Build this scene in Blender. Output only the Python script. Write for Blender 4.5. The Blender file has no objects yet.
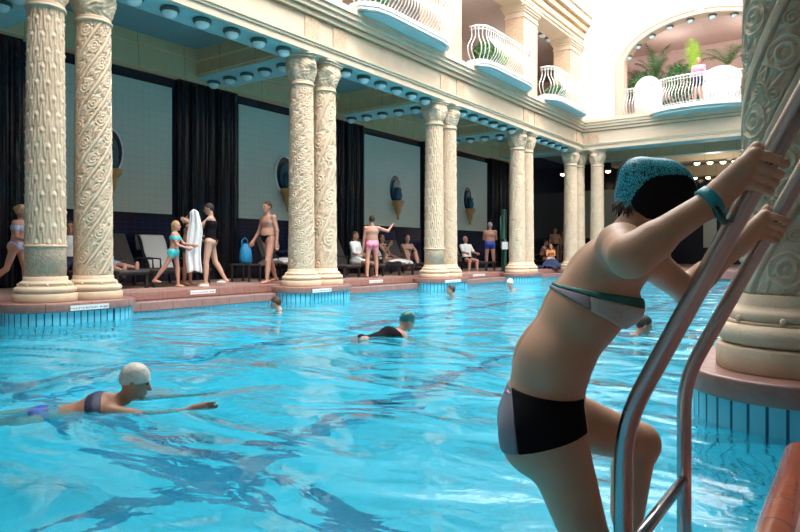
import bpy, math, random
import numpy as np
from mathutils import Vector, Matrix
import openvdb

S = bpy.context.scene
COL = S.collection
random.seed(7); RNG = np.random.RandomState(7)
PI = math.pi

# ------------------------------------------------------------------ camera, sky, exposure
EYE = 0.66                       # camera height above the tiled deck (deck = z 0)
YAW = math.radians(35.6)
FPX = 643.0
HOR = 252.0
cam_d = bpy.data.cameras.new('camera'); cam = bpy.data.objects.new('camera', cam_d); COL.objects.link(cam)
cam.location = (0, 0, EYE); cam.rotation_euler = (PI/2, 0, YAW)
cam_d.sensor_width = 36; cam_d.lens = FPX/800*36; cam_d.shift_y = -(266-HOR)/800; cam_d.clip_start = .05; cam_d.clip_end = 200
S.camera = cam
S.view_settings.view_transform = 'Standard'; S.view_settings.look = 'None'
S.view_settings.gamma = 1; S.view_settings.exposure = 0.55; S.view_settings.use_curve_mapping = False
w = bpy.data.worlds.new('sky'); S.world = w; w.use_nodes = True
w.node_tree.nodes['Background'].inputs[0].default_value = (1.0, 1.0, .99, 1)
w.node_tree.nodes['Background'].inputs[1].default_value = 5.3
sun_d = bpy.data.lights.new('daylight_sun', 'SUN'); sun_d.energy = 3.0; sun_d.angle = math.radians(25); sun_d.color = (1, .96, .91)
sun = bpy.data.objects.new('daylight_sun', sun_d); COL.objects.link(sun)
sun.rotation_euler = Vector((-.50, .22, -1)).to_track_quat('-Z', 'Y').to_euler(); sun.location = (-4, 8, 14)
S.cycles.max_bounces = 10; S.cycles.diffuse_bounces = 5; S.cycles.transmission_bounces = 6; S.cycles.sample_clamp_indirect = 6

FWD = Vector((-math.sin(YAW), math.cos(YAW), 0)); LAT = Vector((math.cos(YAW), math.sin(YAW), 0)); UP = Vector((0, 0, 1))
def W(px, py, Z):                # the point seen at a pixel of the photo at depth Z
    return FWD*Z + LAT*((px-400)/FPX*Z) + UP*(EYE + (HOR-py)/FPX*Z)
def G(px, py, z=0.0):            # where the pixel meets the level z
    return W(px, py, FPX*(EYE-z)/(py-HOR))
def atX(px, X, z=0.0):           # the point seen in column px on the plane x = X
    a = YAW - math.atan((px-400)/FPX)
    return Vector((X, -X/math.tan(a), z))

# ------------------------------------------------------------------ materials
MATS = {}
def mat(name, col, rough=.6, metal=0, bump=0, bscale=20, var=0, vscale=6, spec=.5, emit=None, estr=0, sss=0, coat=0):
    if name in MATS: return MATS[name]
    m = bpy.data.materials.new(name); m.use_nodes = True; nt = m.node_tree; N = nt.nodes; L = nt.links
    p = N['Principled BSDF']; p.inputs['Base Color'].default_value = (*col, 1); p.inputs['Roughness'].default_value = rough
    p.inputs['Metallic'].default_value = metal; p.inputs['Specular IOR Level'].default_value = spec
    p.inputs['Coat Weight'].default_value = coat
    if sss:
        p.inputs['Subsurface Weight'].default_value = sss; p.inputs['Subsurface Radius'].default_value = (.02, .008, .004)
        p.inputs['Subsurface Scale'].default_value = .6
    if emit: p.inputs['Emission Color'].default_value = (*emit, 1); p.inputs['Emission Strength'].default_value = estr
    tc = N.new('ShaderNodeTexCoord')
    if var:
        n = N.new('ShaderNodeTexNoise'); n.inputs['Scale'].default_value = vscale; n.inputs['Detail'].default_value = 6
        L.new(tc.outputs['Object'], n.inputs['Vector'])
        r = N.new('ShaderNodeValToRGB'); r.color_ramp.elements[0].position = .3; r.color_ramp.elements[1].position = .7
        r.color_ramp.elements[0].color = (*[c*(1-var) for c in col], 1); r.color_ramp.elements[1].color = (*[min(1, c*(1+var)) for c in col], 1)
        L.new(n.outputs[0], r.inputs[0]); L.new(r.outputs[0], p.inputs['Base Color'])
    if bump:
        n = N.new('ShaderNodeTexNoise'); n.inputs['Scale'].default_value = bscale; n.inputs['Detail'].default_value = 5
        L.new(tc.outputs['Object'], n.inputs['Vector'])
        b = N.new('ShaderNodeBump'); b.inputs['Strength'].default_value = bump; b.inputs['Distance'].default_value = .02
        L.new(n.outputs[0], b.inputs['Height']); L.new(b.outputs[0], p.inputs['Normal'])
    MATS[name] = m; return m

class NG:                        # small node builder
    def __init__(s, m): s.m = m; s.N = m.node_tree.nodes; s.L = m.node_tree.links; s.p = s.N['Principled BSDF']
    def math(s, op, a, b=None, c=None):
        n = s.N.new('ShaderNodeMath'); n.operation = op
        for i, v in enumerate((a, b, c)):
            if v is None: continue
            if isinstance(v, (int, float)): n.inputs[i].default_value = v
            else: s.L.new(v, n.inputs[i])
        return n.outputs[0]
    def mix(s, f, a, b):
        n = s.N.new('ShaderNodeMix'); n.data_type = 'RGBA'
        for k, v in ((0, f), (6, a), (7, b)):
            if isinstance(v, (int, float)): n.inputs[k].default_value = v
            elif isinstance(v, tuple): n.inputs[k].default_value = (*v, 1)
            else: s.L.new(v, n.inputs[k])
        return n.outputs[2]
    def sep(s, v):
        n = s.N.new('ShaderNodeSeparateXYZ'); s.L.new(v, n.inputs[0]); return n.outputs
    def tc(s, k): return s.N.new('ShaderNodeTexCoord').outputs[k]
    def noise(s, scale, vec=None, det=4, dist=0):
        n = s.N.new('ShaderNodeTexNoise'); n.inputs['Scale'].default_value = scale; n.inputs['Detail'].default_value = det
        n.inputs['Distortion'].default_value = dist
        if vec is not None: s.L.new(vec, n.inputs['Vector'])
        return n.outputs[0]
    def line(s, v, period, width, off=0.0):   # 1 on a joint line, 0 between
        a = s.math('ADD', v, off + 100*period); f = s.math('MODULO', a, period)
        return s.math('LESS_THAN', f, width)
    def band(s, v, lo, hi):
        return s.math('MULTIPLY', s.math('GREATER_THAN', v, lo), s.math('LESS_THAN', v, hi))
    def bump(s, h, st=.5, dist=.01):
        b = s.N.new('ShaderNodeBump'); b.inputs['Strength'].default_value = st; b.inputs['Distance'].default_value = dist
        s.L.new(h, b.inputs['Height']); s.L.new(b.outputs[0], s.p.inputs['Normal'])

def build_mats():
    mat('stone', (.62, .475, .34), .75, bump=.25, bscale=40, var=.10, vscale=5)
    mat('stone_trim', (.66, .53, .40), .75, bump=.12, bscale=30, var=.05, vscale=3)
    mat('stone_carved', (.60, .43, .30), .8, bump=.9, bscale=28, var=.16, vscale=16)
    mat('white_wall', (.78, .76, .73), .85, bump=.05)
    mat('moss_mould', (.52, .50, .37), .8, var=.1)
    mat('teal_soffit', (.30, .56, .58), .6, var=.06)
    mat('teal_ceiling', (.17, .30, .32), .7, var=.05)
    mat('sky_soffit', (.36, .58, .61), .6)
    mat('globe_glass', (.62, .78, .80), .15, coat=.5)
    mat('dark_collar', (.045, .10, .10), .4)
    mat('warm_globe', (1, .85, .6), .3, emit=(1, .72, .38), estr=5)
    mat('pink_plaster', (.42, .36, .35), .85, var=.04)
    mat('arch_tan', (.58, .43, .33), .8)
    mat('back_wall_tile', (.20, .20, .18), .5)
    mat('pink_light', (.72, .55, .52), .85, var=.04)
    mat('white_paint', (.74, .74, .73), .4)
    mat('navy', (.010, .016, .035), .18, spec=.6)
    mat('black_void', (.006, .008, .012), .4)
    mat('lounge_fabric', (.055, .048, .05), .8, bump=.3, bscale=200, var=.15, vscale=30)
    mat('lounge_frame', (.03, .027, .03), .5)
    mat('towel', (.80, .79, .80), .95, bump=.6, bscale=120)
    mat('towel_blue', (.014, .028, .08), .9, bump=.5, bscale=90, var=.7, vscale=18)
    mat('steel', (.44, .43, .45), .26, metal=1, bump=.04, bscale=60)
    mat('leaf', (.06, .17, .05), .5, var=.4, vscale=9)
    mat('leaf_bright', (.35, .55, .06), .5, var=.3, vscale=9)
    mat('terracotta', (.42, .17, .09), .8)
    mat('green_metal', (.01, .07, .05), .35)
    mat('ochre', (.45, .26, .10), .6, bump=.5, bscale=50, var=.2)
    mat('panel_blue', (.03, .10, .16), .25)
    # tan timber-look beams with joint lines
    m = mat('tan_beam', (.40, .29, .16), .6); g = NG(m); o = g.sep(g.tc('Object'))
    n = g.noise(3, g.tc('Object')); base = g.mix(n, (.52, .39, .22), (.68, .52, .31))
    g.L.new(g.mix(g.line(g.math('ADD', o[0], o[1]), 1.15, .012), base, (.26, .17, .09)), g.p.inputs['Base Color'])
    # pale tiled wall panel
    m = mat('panel_tile', (.5, .55, .5), .35); g = NG(m); o = g.sep(g.tc('Object'))
    ln = g.math('MAXIMUM', g.line(o[1], .16, .006), g.line(o[2], .16, .006))
    base = g.mix(g.noise(2, g.tc('Object')), (.46, .53, .49), (.55, .62, .57))
    g.L.new(g.mix(ln, base, (.34, .41, .38)), g.p.inputs['Base Color'])
    # glazed navy ribs
    m = mat('navy_rib', (.010, .014, .026), .16); g = NG(m); o = g.sep(g.tc('Object'))
    ux = g.math('ADD', o[1], o[0])
    w1 = g.math('SINE', g.math('MULTIPLY', ux, 42)); st = g.math('MULTIPLY', g.line(o[2], .17, .02), 1.0)
    g.bump(g.math('SUBTRACT', w1, g.math('MULTIPLY', st, 2)), .9, .02)
    g.L.new(g.mix(g.noise(9, g.tc('Object')), (.005, .008, .014), (.022, .028, .045)), g.p.inputs['Base Color'])
    # wainscot
    m = mat('navy_tile', (.010, .016, .05), .2); g = NG(m); o = g.sep(g.tc('Object'))
    ln = g.math('MAXIMUM', g.line(g.math('ADD', o[1], o[0]), .20, .008), g.line(o[2], .10, .006))
    g.L.new(g.mix(ln, (.008, .014, .05), (.03, .045, .09)), g.p.inputs['Base Color'])
    # red marble
    m = mat('red_marble', (.4, .2, .16), .35); g = NG(m); t = g.tc('Object'); o = g.sep(t)
    n = g.noise(7, t, 10, 1.2); n2 = g.noise(38, t, 6)
    c = g.mix(n, (.14, .045, .035), (.38, .19, .16)); c = g.mix(g.math('MULTIPLY', n2, .30), c, (.52, .37, .33))
    ln = g.line(g.math('ADD', o[1], 0), .60, .012)
    g.L.new(g.mix(ln, c, (.14, .07, .06)), g.p.inputs['Base Color'])
    # deck tiles
    m = mat('deck_tile', (.4, .28, .24), .45); g = NG(m); t = g.tc('Object'); o = g.sep(t)
    n = g.noise(6, t, 8, .8); c = g.mix(n, (.30, .18, .15), (.50, .34, .29))
    ln = g.math('MAXIMUM', g.line(o[0], .30, .008), g.line(o[1], .30, .008))
    g.L.new(g.mix(ln, c, (.16, .10, .09)), g.p.inputs['Base Color'])
    # red glazed nosing tiles
    m = mat('red_glaze', (.42, .10, .05), .22, coat=.4); g = NG(m); t = g.tc('Object'); o = g.sep(t)
    n = g.noise(14, t, 6); c = g.mix(n, (.30, .055, .03), (.52, .15, .08))
    ln = g.line(o[1], .20, .006)
    g.L.new(g.mix(ln, c, (.10, .04, .03)), g.p.inputs['Base Color']); g.bump(g.math('ADD', n, g.math('MULTIPLY', ln, -1.5)), .4, .006)
    # aqua strip tile (uses UV: u = arc length, v = height)
    m = mat('aqua_strip', (.1, .5, .65), .25); g = NG(m); o = g.sep(g.tc('UV'))
    v = g.line(o[0], .095, .016); h = g.band(o[1], -.155, -.142)
    c = g.mix(g.noise(8, g.tc('Object')), (.10, .50, .66), (.20, .66, .80))
    g.L.new(g.mix(g.math('MAXIMUM', v, h), c, (.01, .07, .14)), g.p.inputs['Base Color'])
    # pool floor: aqua tile with dark lane lines
    m = mat('pool_floor', (.1, .6, .8), .5); g = NG(m); o = g.sep(g.tc('Object'))
    a = g.band(o[0], -3.42, -3.20); b = g.band(o[0], -6.30, -6.08); c_ = g.band(o[1], 2.52, 2.72); d_ = g.band(o[1], 22.3, 22.6)
    ln = g.math('MAXIMUM', g.math('MAXIMUM', a, b), g.math('MAXIMUM', c_, d_))
    t = g.math('MAXIMUM', g.line(o[0], .25, .008), g.line(o[1], .25, .008))
    base = g.mix(g.noise(.8, g.tc('Object'), 3), (.045, .66, .94), (.09, .80, 1.0))
    base = g.mix(g.math('MULTIPLY', t, .25), base, (.02, .30, .50))
    g.L.new(g.mix(ln, base, (.001, .05, .26)), g.p.inputs['Base Color'])
    # swim cap print
    m = mat('cap_print', (.05, .45, .55), .45); g = NG(m); t = g.tc('Object')
    v = g.N.new('ShaderNodeTexVoronoi'); v.feature = 'DISTANCE_TO_EDGE'; v.inputs['Scale'].default_value = 150
    n = g.N.new('ShaderNodeTexNoise'); n.inputs['Scale'].default_value = 25; g.L.new(t, n.inputs['Vector'])
    mx = g.N.new('ShaderNodeVectorMath'); mx.operation = 'MULTIPLY_ADD'; g.L.new(n.outputs[1], mx.inputs[0]); mx.inputs[1].default_value = (.03,)*3
    g.L.new(t, mx.inputs[2]); g.L.new(mx.outputs[0], v.inputs['Vector'])
    g.L.new(g.mix(g.math('LESS_THAN', v.outputs[0], .10), (.05, .58, .72), (.005, .035, .07)), g.p.inputs['Base Color'])
    # striped wall of the hall
    m = mat('sign_plate', (.72, .73, .74), .35); g = NG(m); o = g.sep(g.tc('Object'))
    a = g.math('MULTIPLY', g.band(o[2], .02, .04), g.math('GREATER_THAN', g.noise(60, g.tc('Object'), 1), .5))
    g.L.new(g.mix(a, (.74, .74, .73), (.15, .2, .3)), g.p.inputs['Base Color'])
    # water
    m = bpy.data.materials.new('water'); m.use_nodes = True; MATS['water'] = m
    g = NG(m); N = g.N; L = g.L; out = N['Material Output']; N.remove(g.p)
    t = g.tc('Object')
    mp = N.new('ShaderNodeMapping'); L.new(t, mp.inputs[0]); mp.inputs['Rotation'].default_value = (0, 0, .35); mp.inputs['Scale'].default_value = (.8, 1.25, 1)
    n1 = g.noise(1.0, mp.outputs[0], 2.5, .8); n2 = g.noise(5.0, mp.outputs[0], 3, .6); n3 = g.noise(16, mp.outputs[0], 2, .3)
    h = g.math('ADD', g.math('MULTIPLY', n1, 1.0), g.math('ADD', g.math('MULTIPLY', n2, .075), g.math('MULTIPLY', n3, .009)))
    b = N.new('ShaderNodeBump'); b.inputs['Strength'].default_value = 1; b.inputs['Distance'].default_value = .165; L.new(h, b.inputs['Height'])
    fr = N.new('ShaderNodeFresnel'); fr.inputs['IOR'].default_value = 1.33; L.new(b.outputs[0], fr.inputs['Normal'])
    gl = N.new('ShaderNodeBsdfGlossy'); gl.inputs['Roughness'].default_value = .02; L.new(b.outputs[0], gl.inputs['Normal'])
    rf = N.new('ShaderNodeBsdfRefraction'); rf.inputs['IOR'].default_value = 1.33; rf.inputs['Roughness'].default_value = .0
    rf.inputs['Color'].default_value = (.92, 1, 1, 1); L.new(b.outputs[0], rf.inputs['Normal'])
    ms = N.new('ShaderNodeMixShader'); L.new(fr.outputs[0], ms.inputs[0]); L.new(rf.outputs[0], ms.inputs[1]); L.new(gl.outputs[0], ms.inputs[2])
    df = N.new('ShaderNodeBsdfDiffuse'); df.inputs['Color'].default_value = (.04, .72, .99, 1)
    m2 = N.new('ShaderNodeMixShader'); m2.inputs[0].default_value = .25; L.new(rf.outputs[0], m2.inputs[1]); L.new(df.outputs[0], m2.inputs[2]); L.new(m2.outputs[0], ms.inputs[1])
    L.new(ms.outputs[0], out.inputs['Surface'])
build_mats()
def M(n): return MATS[n]

# ------------------------------------------------------------------ mesh helpers
def link(name, me, parent=None):
    o = bpy.data.objects.new(name, me); COL.objects.link(o)
    if parent: o.parent = parent
    return o
def np_mesh(name, V, F, mats, smooth=True, mi=None, uv=None):
    V = np.asarray(V, np.float32); F = np.asarray(F, np.int32); me = bpy.data.meshes.new(name)
    me.vertices.add(len(V)); me.vertices.foreach_set('co', V.ravel())
    k = F.shape[1]; me.loops.add(F.size); me.loops.foreach_set('vertex_index', F.ravel())
    me.polygons.add(len(F)); me.polygons.foreach_set('loop_start', np.arange(0, F.size, k, dtype=np.int32))
    for m in (mats if isinstance(mats, (list, tuple)) else [mats]): me.materials.append(M(m) if isinstance(m, str) else m)
    if mi is not None: me.polygons.foreach_set('material_index', np.asarray(mi, np.int32))
    me.polygons.foreach_set('use_smooth', np.full(len(F), smooth, bool))
    if uv is not None:
        l = me.uv_layers.new(name='UVMap'); l.data.foreach_set('uv', np.asarray(uv, np.float32)[F.ravel()].ravel())
    me.update(calc_edges=True); me.validate(); return me
class MB:
    def __init__(s): s.v = []; s.f = []; s.m = []; s.sm = []
    def add(s, vs, fs, m=0, sm=False):
        b = len(s.v); s.v += [tuple(v) for v in vs]; s.f += [tuple(i+b for i in f) for f in fs]; s.m += [m]*len(fs); s.sm += [sm]*len(fs); return s
    def box(s, x0, x1, y0, y1, z0, z1, m=0):
        return s.add([(x, y, z) for x in (x0, x1) for y in (y0, y1) for z in (z0, z1)],
            [(0, 1, 3, 2), (4, 6, 7, 5), (0, 4, 5, 1), (2, 3, 7, 6), (0, 2, 6, 4), (1, 5, 7, 3)], m)
    def prism(s, pts, z0, z1, m=0, ms=None, sm=False):   # plan outline (counter-clockwise), caps m, sides ms
        n = len(pts); v = [(x, y, z0) for x, y in pts] + [(x, y, z1) for x, y in pts]
        s.add(v, [tuple(range(n-1, -1, -1)), tuple(range(n, 2*n))], m)
        b = len(s.v)-2*n; s.f += [(b+i, b+(i+1) % n, b+n+(i+1) % n, b+n+i) for i in range(n)]
        s.m += [m if ms is None else ms]*n; s.sm += [sm]*n; return s
    def lathe(s, prof, c=(0, 0, 0), seg=32, m=0):
        n = len(prof); vs = []
        for r, z in prof:
            for k in range(seg):
                a = 2*PI*k/seg; vs.append((c[0]+r*math.cos(a), c[1]+r*math.sin(a), c[2]+z))
        fs = [(i*seg+k, i*seg+(k+1) % seg, (i+1)*seg+(k+1) % seg, (i+1)*seg+k) for i in range(n-1) for k in range(seg)]
        fs += [tuple(range(seg-1, -1, -1)), tuple((n-1)*seg+k for k in range(seg))]
        return s.add(vs, fs, m, True)
    def tube(s, pts, r, seg=8, m=0):
        pts = [Vector(p) for p in pts]; n = len(pts); vs = []
        t0 = (pts[1]-pts[0]).normalized(); u = t0.orthogonal().normalized()
        for i, p in enumerate(pts):
            t = ((pts[min(i+1, n-1)]-pts[max(i-1, 0)])).normalized(); u = (u - t*u.dot(t)).normalized(); v = t.cross(u)
            rr = r[i] if isinstance(r, (list, tuple)) else r
            for k in range(seg):
                a = 2*PI*k/seg; vs.append(p + (u*math.cos(a)+v*math.sin(a))*rr)
        fs = [(i*seg+k, i*seg+(k+1) % seg, (i+1)*seg+(k+1) % seg, (i+1)*seg+k) for i in range(n-1) for k in range(seg)]
        fs += [tuple(range(seg-1, -1, -1)), tuple((n-1)*seg+k for k in range(seg))]
        return s.add(vs, fs, m, True)
    def sphere(s, c, r, seg=16, ring=10, m=0, zs=(1, 1, 1)):
        prof = [(max(1e-4, math.sin(PI*i/ring)), -math.cos(PI*i/ring)) for i in range(ring+1)]
        b = MB().lathe(prof, (0, 0, 0), seg)
        return s.add([(c[0]+x*r*zs[0], c[1]+y*r*zs[1], c[2]+z*r*zs[2]) for x, y, z in b.v], b.f, m, True)
    def mesh(s, name, mats):
        me = bpy.data.meshes.new(name); me.from_pydata(s.v, [], s.f)
        for m in (mats if isinstance(mats, (list, tuple)) else [mats]): me.materials.append(M(m))
        me.polygons.foreach_set('material_index', s.m); me.polygons.foreach_set('use_smooth', s.sm); me.update(); return me
    def build(s, name, mats, parent=None): return link(name, s.mesh(name, mats), parent)
def tag(o, label, cat, group=None):
    o['label'] = label; o['category'] = cat
    if group: o['group'] = group
    return o
def struct(o): o['kind'] = 'structure'; return o
def thing(name, label, cat, loc=(0, 0, 0), rz=0, group=None):
    o = bpy.data.objects.new(name, None); COL.objects.link(o); o.location = loc; o.rotation_euler = (0, 0, rz); o.empty_display_size = .1
    return tag(o, label, cat, group)
def copy_tree(o, parent=None):
    c = o.copy(); COL.objects.link(c); c.parent = parent
    for ch in list(o.children): copy_tree(ch, c)
    return c
def bevel(o, w=.01, n=2):
    b = o.modifiers.new('bevel', 'BEVEL'); b.width = w; b.segments = n; b.limit_method = 'ANGLE'; return o
ORD = ['first', 'second', 'third', 'fourth', 'fifth', 'sixth', 'seventh', 'eighth', 'ninth', 'tenth', 'eleventh', 'twelfth']
# ------------------------------------------------------------------ layout (metres, deck = 0)
LX = -9.30                        # axis of the far colonnade
NX = -0.33                        # axis of the near colonnade
PAIRS = [4.79, 9.87, 14.91, 20.04]
DY = .345
YB = 24.9                         # front of the back wall
WATER = -.32; LEDGE = -.03; FLOOR_P = -1.55
ARC = EYE + 4.02                  # underside of the arcade beam
UF = EYE + 5.05                   # upper floor / balcony slab underside
E2 = EYE + 8.15                   # underside of the upper beam
WALLX = -12.8
Y0 = -4.0                         # end of the hall behind the camera

# ---- pool basin, water, decks
mb = MB(); mb.box(-9.6, -.05, Y0+1, YB+.3, FLOOR_P-.2, FLOOR_P)
struct(mb.build('floor_pool', ['pool_floor']))
def strip_wall(name, pts, z0, z1, closed=False):
    V = []; UV = []; F = []; u = 0
    P = [Vector((x, y, 0)) for x, y in pts]
    if closed: P.append(P[0])
    for i, p in enumerate(P):
        if i: u += (p-P[i-1]).length
        for z in (z0, z1): V.append((p.x, p.y, z)); UV.append((u, z))
    for i in range(len(P)-1): F.append((2*i, 2*i+2, 2*i+3, 2*i+1))
    return np_mesh(name, V, F, 'aqua_strip', smooth=closed, uv=UV)
struct(link('wall_pool', strip_wall('wall_pool', [(-9.47, Y0+1), (-9.47, YB-.02), (-.17, YB-.02), (-.17, Y0+1), (-9.47, Y0+1)], FLOOR_P, -.155)))
wm = MB(); wm.box(-9.46, -.18, Y0+1.01, YB-.03, FLOOR_P+.02, WATER)
# water as one slab surface
V = [(-9.465, Y0+1.005, WATER), (-.175, Y0+1.005, WATER), (-.175, YB-.025, WATER), (-9.465, YB-.025, WATER)]
wo = link('pool_water', np_mesh('pool_water', V, [(0, 1, 2, 3)], 'water', smooth=False)); wo['kind'] = 'stuff'
tag(wo, 'clear turquoise rippling water filling the indoor swimming pool', 'water')
# stepped edges: lower step with nosing, upper deck
for side, s, x in (('left', -1, -9.45), ('right', 1, -.20)):
    m_ = MB(); a, b = sorted((x, x+s*.32)); m_.box(a, b, Y0+1, YB+.0, -.31 if s < 0 else -.24, -.16, 0)
    o = struct(m_.build('trim_step_'+side, ['red_marble'])); bevel(o, .015)
    m_ = MB(); a, b = sorted((x+s*.30, x+s*3.8)); m_.box(a, b, Y0, 40, -.40, 0, 0)
    o = struct(m_.build('floor_deck_'+side, ['deck_tile']))
    m_ = MB(); a, b = sorted((x+s*.285, x+s*.62)); m_.box(a, b, Y0+1, YB, -.155, .004, 0)
    o = struct(m_.build('trim_kerb_'+side, ['red_marble'])); bevel(o, .02)
m_ = MB(); m_.box(-9.75, .1, YB-.02, 40, -.40, 0, 0); struct(m_.build('floor_back', ['deck_tile']))
m_ = MB(); m_.box(-9.75, .1, YB-.06, YB+.35, -.30, .004, 0); bevel(struct(m_.build('trim_kerb_back', ['red_marble'])), .02)
m_ = MB(); m_.box(-9.75, .1, Y0, Y0+1.02, -.40, 0, 0); struct(m_.build('floor_front', ['deck_tile']))
# rounded red nosing along the near edge
m_ = MB(); m_.tube([(-.205, Y0+1.1, -.185), (-.205, 3.14, -.185), (-.205, 3.17, -.185), (-.205, 3.19, -.185)], [.056, .056, .045, .02], 16); m_.box(-.26, -.176, Y0+1.1, 3.14, -.42, -.19)
struct(m_.build('trim_nosing', ['red_glaze']))

# ---- pedestals under the column pairs
def stadium(cx, cy, hl, r, n=20):
    p = []
    for k in range(n+1): a = PI*k/n; p.append((cx+r*math.cos(a), cy+hl+r*math.sin(a)))
    for k in range(n+1): a = PI+PI*k/n; p.append((cx+r*math.cos(a), cy-hl+r*math.sin(a)))
    return p
def pedestal(cx, cy, label):
    t = thing('column_pedestal', label, 'pedestal', (cx, cy, FLOOR_P), group='pedestals under the column pairs')
    z = lambda v: v - FLOOR_P
    w_ = link('tiled_drum', strip_wall('tiled_drum', stadium(0, 0, .36, .53), FLOOR_P, -.155, True), t); w_.location = (0, 0, -FLOOR_P)
    l_ = MB().prism(stadium(0, 0, .36, .57), z(-.158), z(LEDGE), 0, sm=True).build('marble_ledge', ['red_marble'], t); bevel(l_, .018, 3)
    return t
for i, y in enumerate(PAIRS):
    pedestal(LX, y, 'aqua tiled rounded pedestal with red marble ledge under the %s column pair on far side' % ORD[i])
pedestal(NX, PAIRS[0], 'aqua tiled rounded pedestal with red marble ledge under the big near column at right')
pedestal(LX, YB+.0, 'aqua tiled rounded pedestal under the corner columns at far end of pool')

# ---- columns
R0 = .262
def relief(style, U, Vv, R):      # U arc length 0..2piR, Vv height
    C = 2*PI*R
    rn = lambda f, s: np.sin(U*2*PI*round(f*C)/C + s + 2.1*np.sin(Vv*f*3.3+s)) * np.sin(Vv*f*6.28 + 1.7*np.sin(U*2*PI*round(f*.6*C)/C + s))
    ns = .5*rn(9, 1.)+.35*rn(17, 2.3)+.25*rn(29, .4)
    if style == 'lotus':
        n = 10; P = C/n; H = .44; h = np.zeros_like(U)
        for par in (0, 1):
            u = ((U/P + .5*par) % 1 - .5)*P; v = ((Vv/H + .5*par) % 1)
            stalk = np.exp(-(np.abs(u) - .038*(1-v)*1.0)**2/(2*.0075**2))*(v < .84)*1.0
            bud = np.exp(-(u/.030)**2-((v-.84)/.10)**2)*1.35*(1+.15*np.cos(u*330))
            leaf = np.exp(-((np.abs(u)-.050+.03*v)/.010)**2-((v-.55)/.22)**2)*.85
            h = np.maximum(h, np.maximum(stalk, np.maximum(bud, leaf)))
        return h*.024 + ns*.0018
    ang, n, bw = {'spiral': (62, 5, .030), 'diaper': (56, 6, .020), 'scroll': (44, 5, .008), 'twist': (64, 4, .040)}[style]
    a = math.radians(ang); P = C*math.sin(a)/n
    t = (U*math.sin(a) - Vv*math.cos(a)); s = U*math.cos(a) + Vv*math.sin(a)
    k = np.floor(t/P); tt = (t/P - k - .5)*P; s = s + k*.13
    edge = P/2 - np.abs(tt)
    band = 1/(1+np.exp(-(bw - edge)/.003))
    groove = np.exp(-((edge-bw-.008)/.006)**2)
    wdt = P/2-bw; L = wdt*2.0*(.88 if style == 'spiral' else 1.15)
    q = np.floor(s/L); sl = (s/L-q-.5)*L; typ = (q % 2)
    sg = np.where(tt > 0, 1, -1)
    f = wdt/.11
    r1 = np.hypot(sl/(1.1 if style == 'spiral' else 1.45), tt*(1+.8*np.maximum(sl, 0)/L)); bulb = (r1 < .098*f)*(.55+.45*np.cos(r1/(.0135*f)*2-.4)+.3*np.exp(-(r1/(.035*f))**2))
    r2 = np.hypot(sl+.02*f, tt-sg*.052*f); th = np.arctan2(sl+.02*f, sg*tt-.052*f)
    spi = (r2 < .047*f)*(.55+.5*np.cos(r2/(.0085*f)*2.4-th)+.5*np.exp(-(r2/(.01*f))**2))
    lf = np.exp(-((np.abs(tt)-.035*f-.25*(sl-.05*f))/(.010*f))**2)*(sl > .02*f)*.9
    orn = np.where(typ == 0, bulb, np.maximum(spi, lf))
    wa = tt/f*38+2.2*np.sin(sl/f*21+1.3*np.sin(tt/f*55)); wb = sl/f*30+2.0*np.sin(tt/f*33+q*1.7); bg = .15+1.25*(1-np.abs(np.sin(wa)*.6+np.sin(wb)*.5))
    orn = np.maximum(orn, bg*(.50 if style == 'spiral' else .62))*(1-band)
    return (band*.95 + orn*.92 - groove*.6)*(.024 if style == 'spiral' else .023) + ns*.0008
def shaft_mesh(style, z0, z1, nu, nv, R=R0, taper=.03):
    u = np.arange(nu)/nu*2*PI; v = np.linspace(z0, z1, nv); UU, VV = np.meshgrid(u, v)
    Rr = R - taper*(VV-z0)/(z1-z0)
    fade = np.clip((VV-z0)/.02, 0, 1)*np.clip((z1-VV)/.02, 0, 1)
    H = relief(style, UU*R, VV, R)*fade + Rr - .010
    V = np.stack([H*np.cos(UU), H*np.sin(UU), VV], -1).reshape(-1, 3)
    i = np.arange(nv-1)[:, None]*nu; j = np.arange(nu)[None]; j2 = (j+1) % nu
    F = np.stack([i+j, i+j2, i+nu+j2, i+nu+j], -1).reshape(-1, 4)
    return np_mesh('shaft', V, F, 'stone')
def capital_mesh(z0, z1, nu=112, nv=44):    # round carved bell flaring to a square block
    u = np.arange(nu)/nu*2*PI; v = np.linspace(0, 1, nv); UU, VV = np.meshgrid(u, v)
    rr = .232+.08*VV**1.6 + .030*np.sin(np.clip(VV*1.1, 0, 1)*PI)
    sq = 1/np.maximum(np.abs(np.cos(UU)), np.abs(np.sin(UU))); sq = np.minimum(sq, 1.25)
    k = VV**2*.75; H = rr*((1-k)+k*sq*.92)
    lob = np.abs(np.sin(UU*4+.4))*np.sin(VV*PI)*.030; vol = .045*np.exp(-((VV-.72)/.16)**2)*np.abs(np.cos(UU*2+PI/2))**3
    nz = .010*np.sin(UU*12+3*np.sin(VV*9))*np.sin(VV*22+2*np.sin(UU*5))
    H = H+lob+vol+nz
    V = np.stack([H*np.cos(UU), H*np.sin(UU), z0+(z1-z0)*VV], -1).reshape(-1, 3)
    i = np.arange(nv-1)[:, None]*nu; j = np.arange(nu)[None]; j2 = (j+1) % nu
    F = np.stack([i+j, i+j2, i+nu+j2, i+nu+j], -1).reshape(-1, 4)
    return np_mesh('capital', V, F, 'stone')
CB = LEDGE                        # column foot level; local z below is measured from it
HT = ARC - CB
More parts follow.
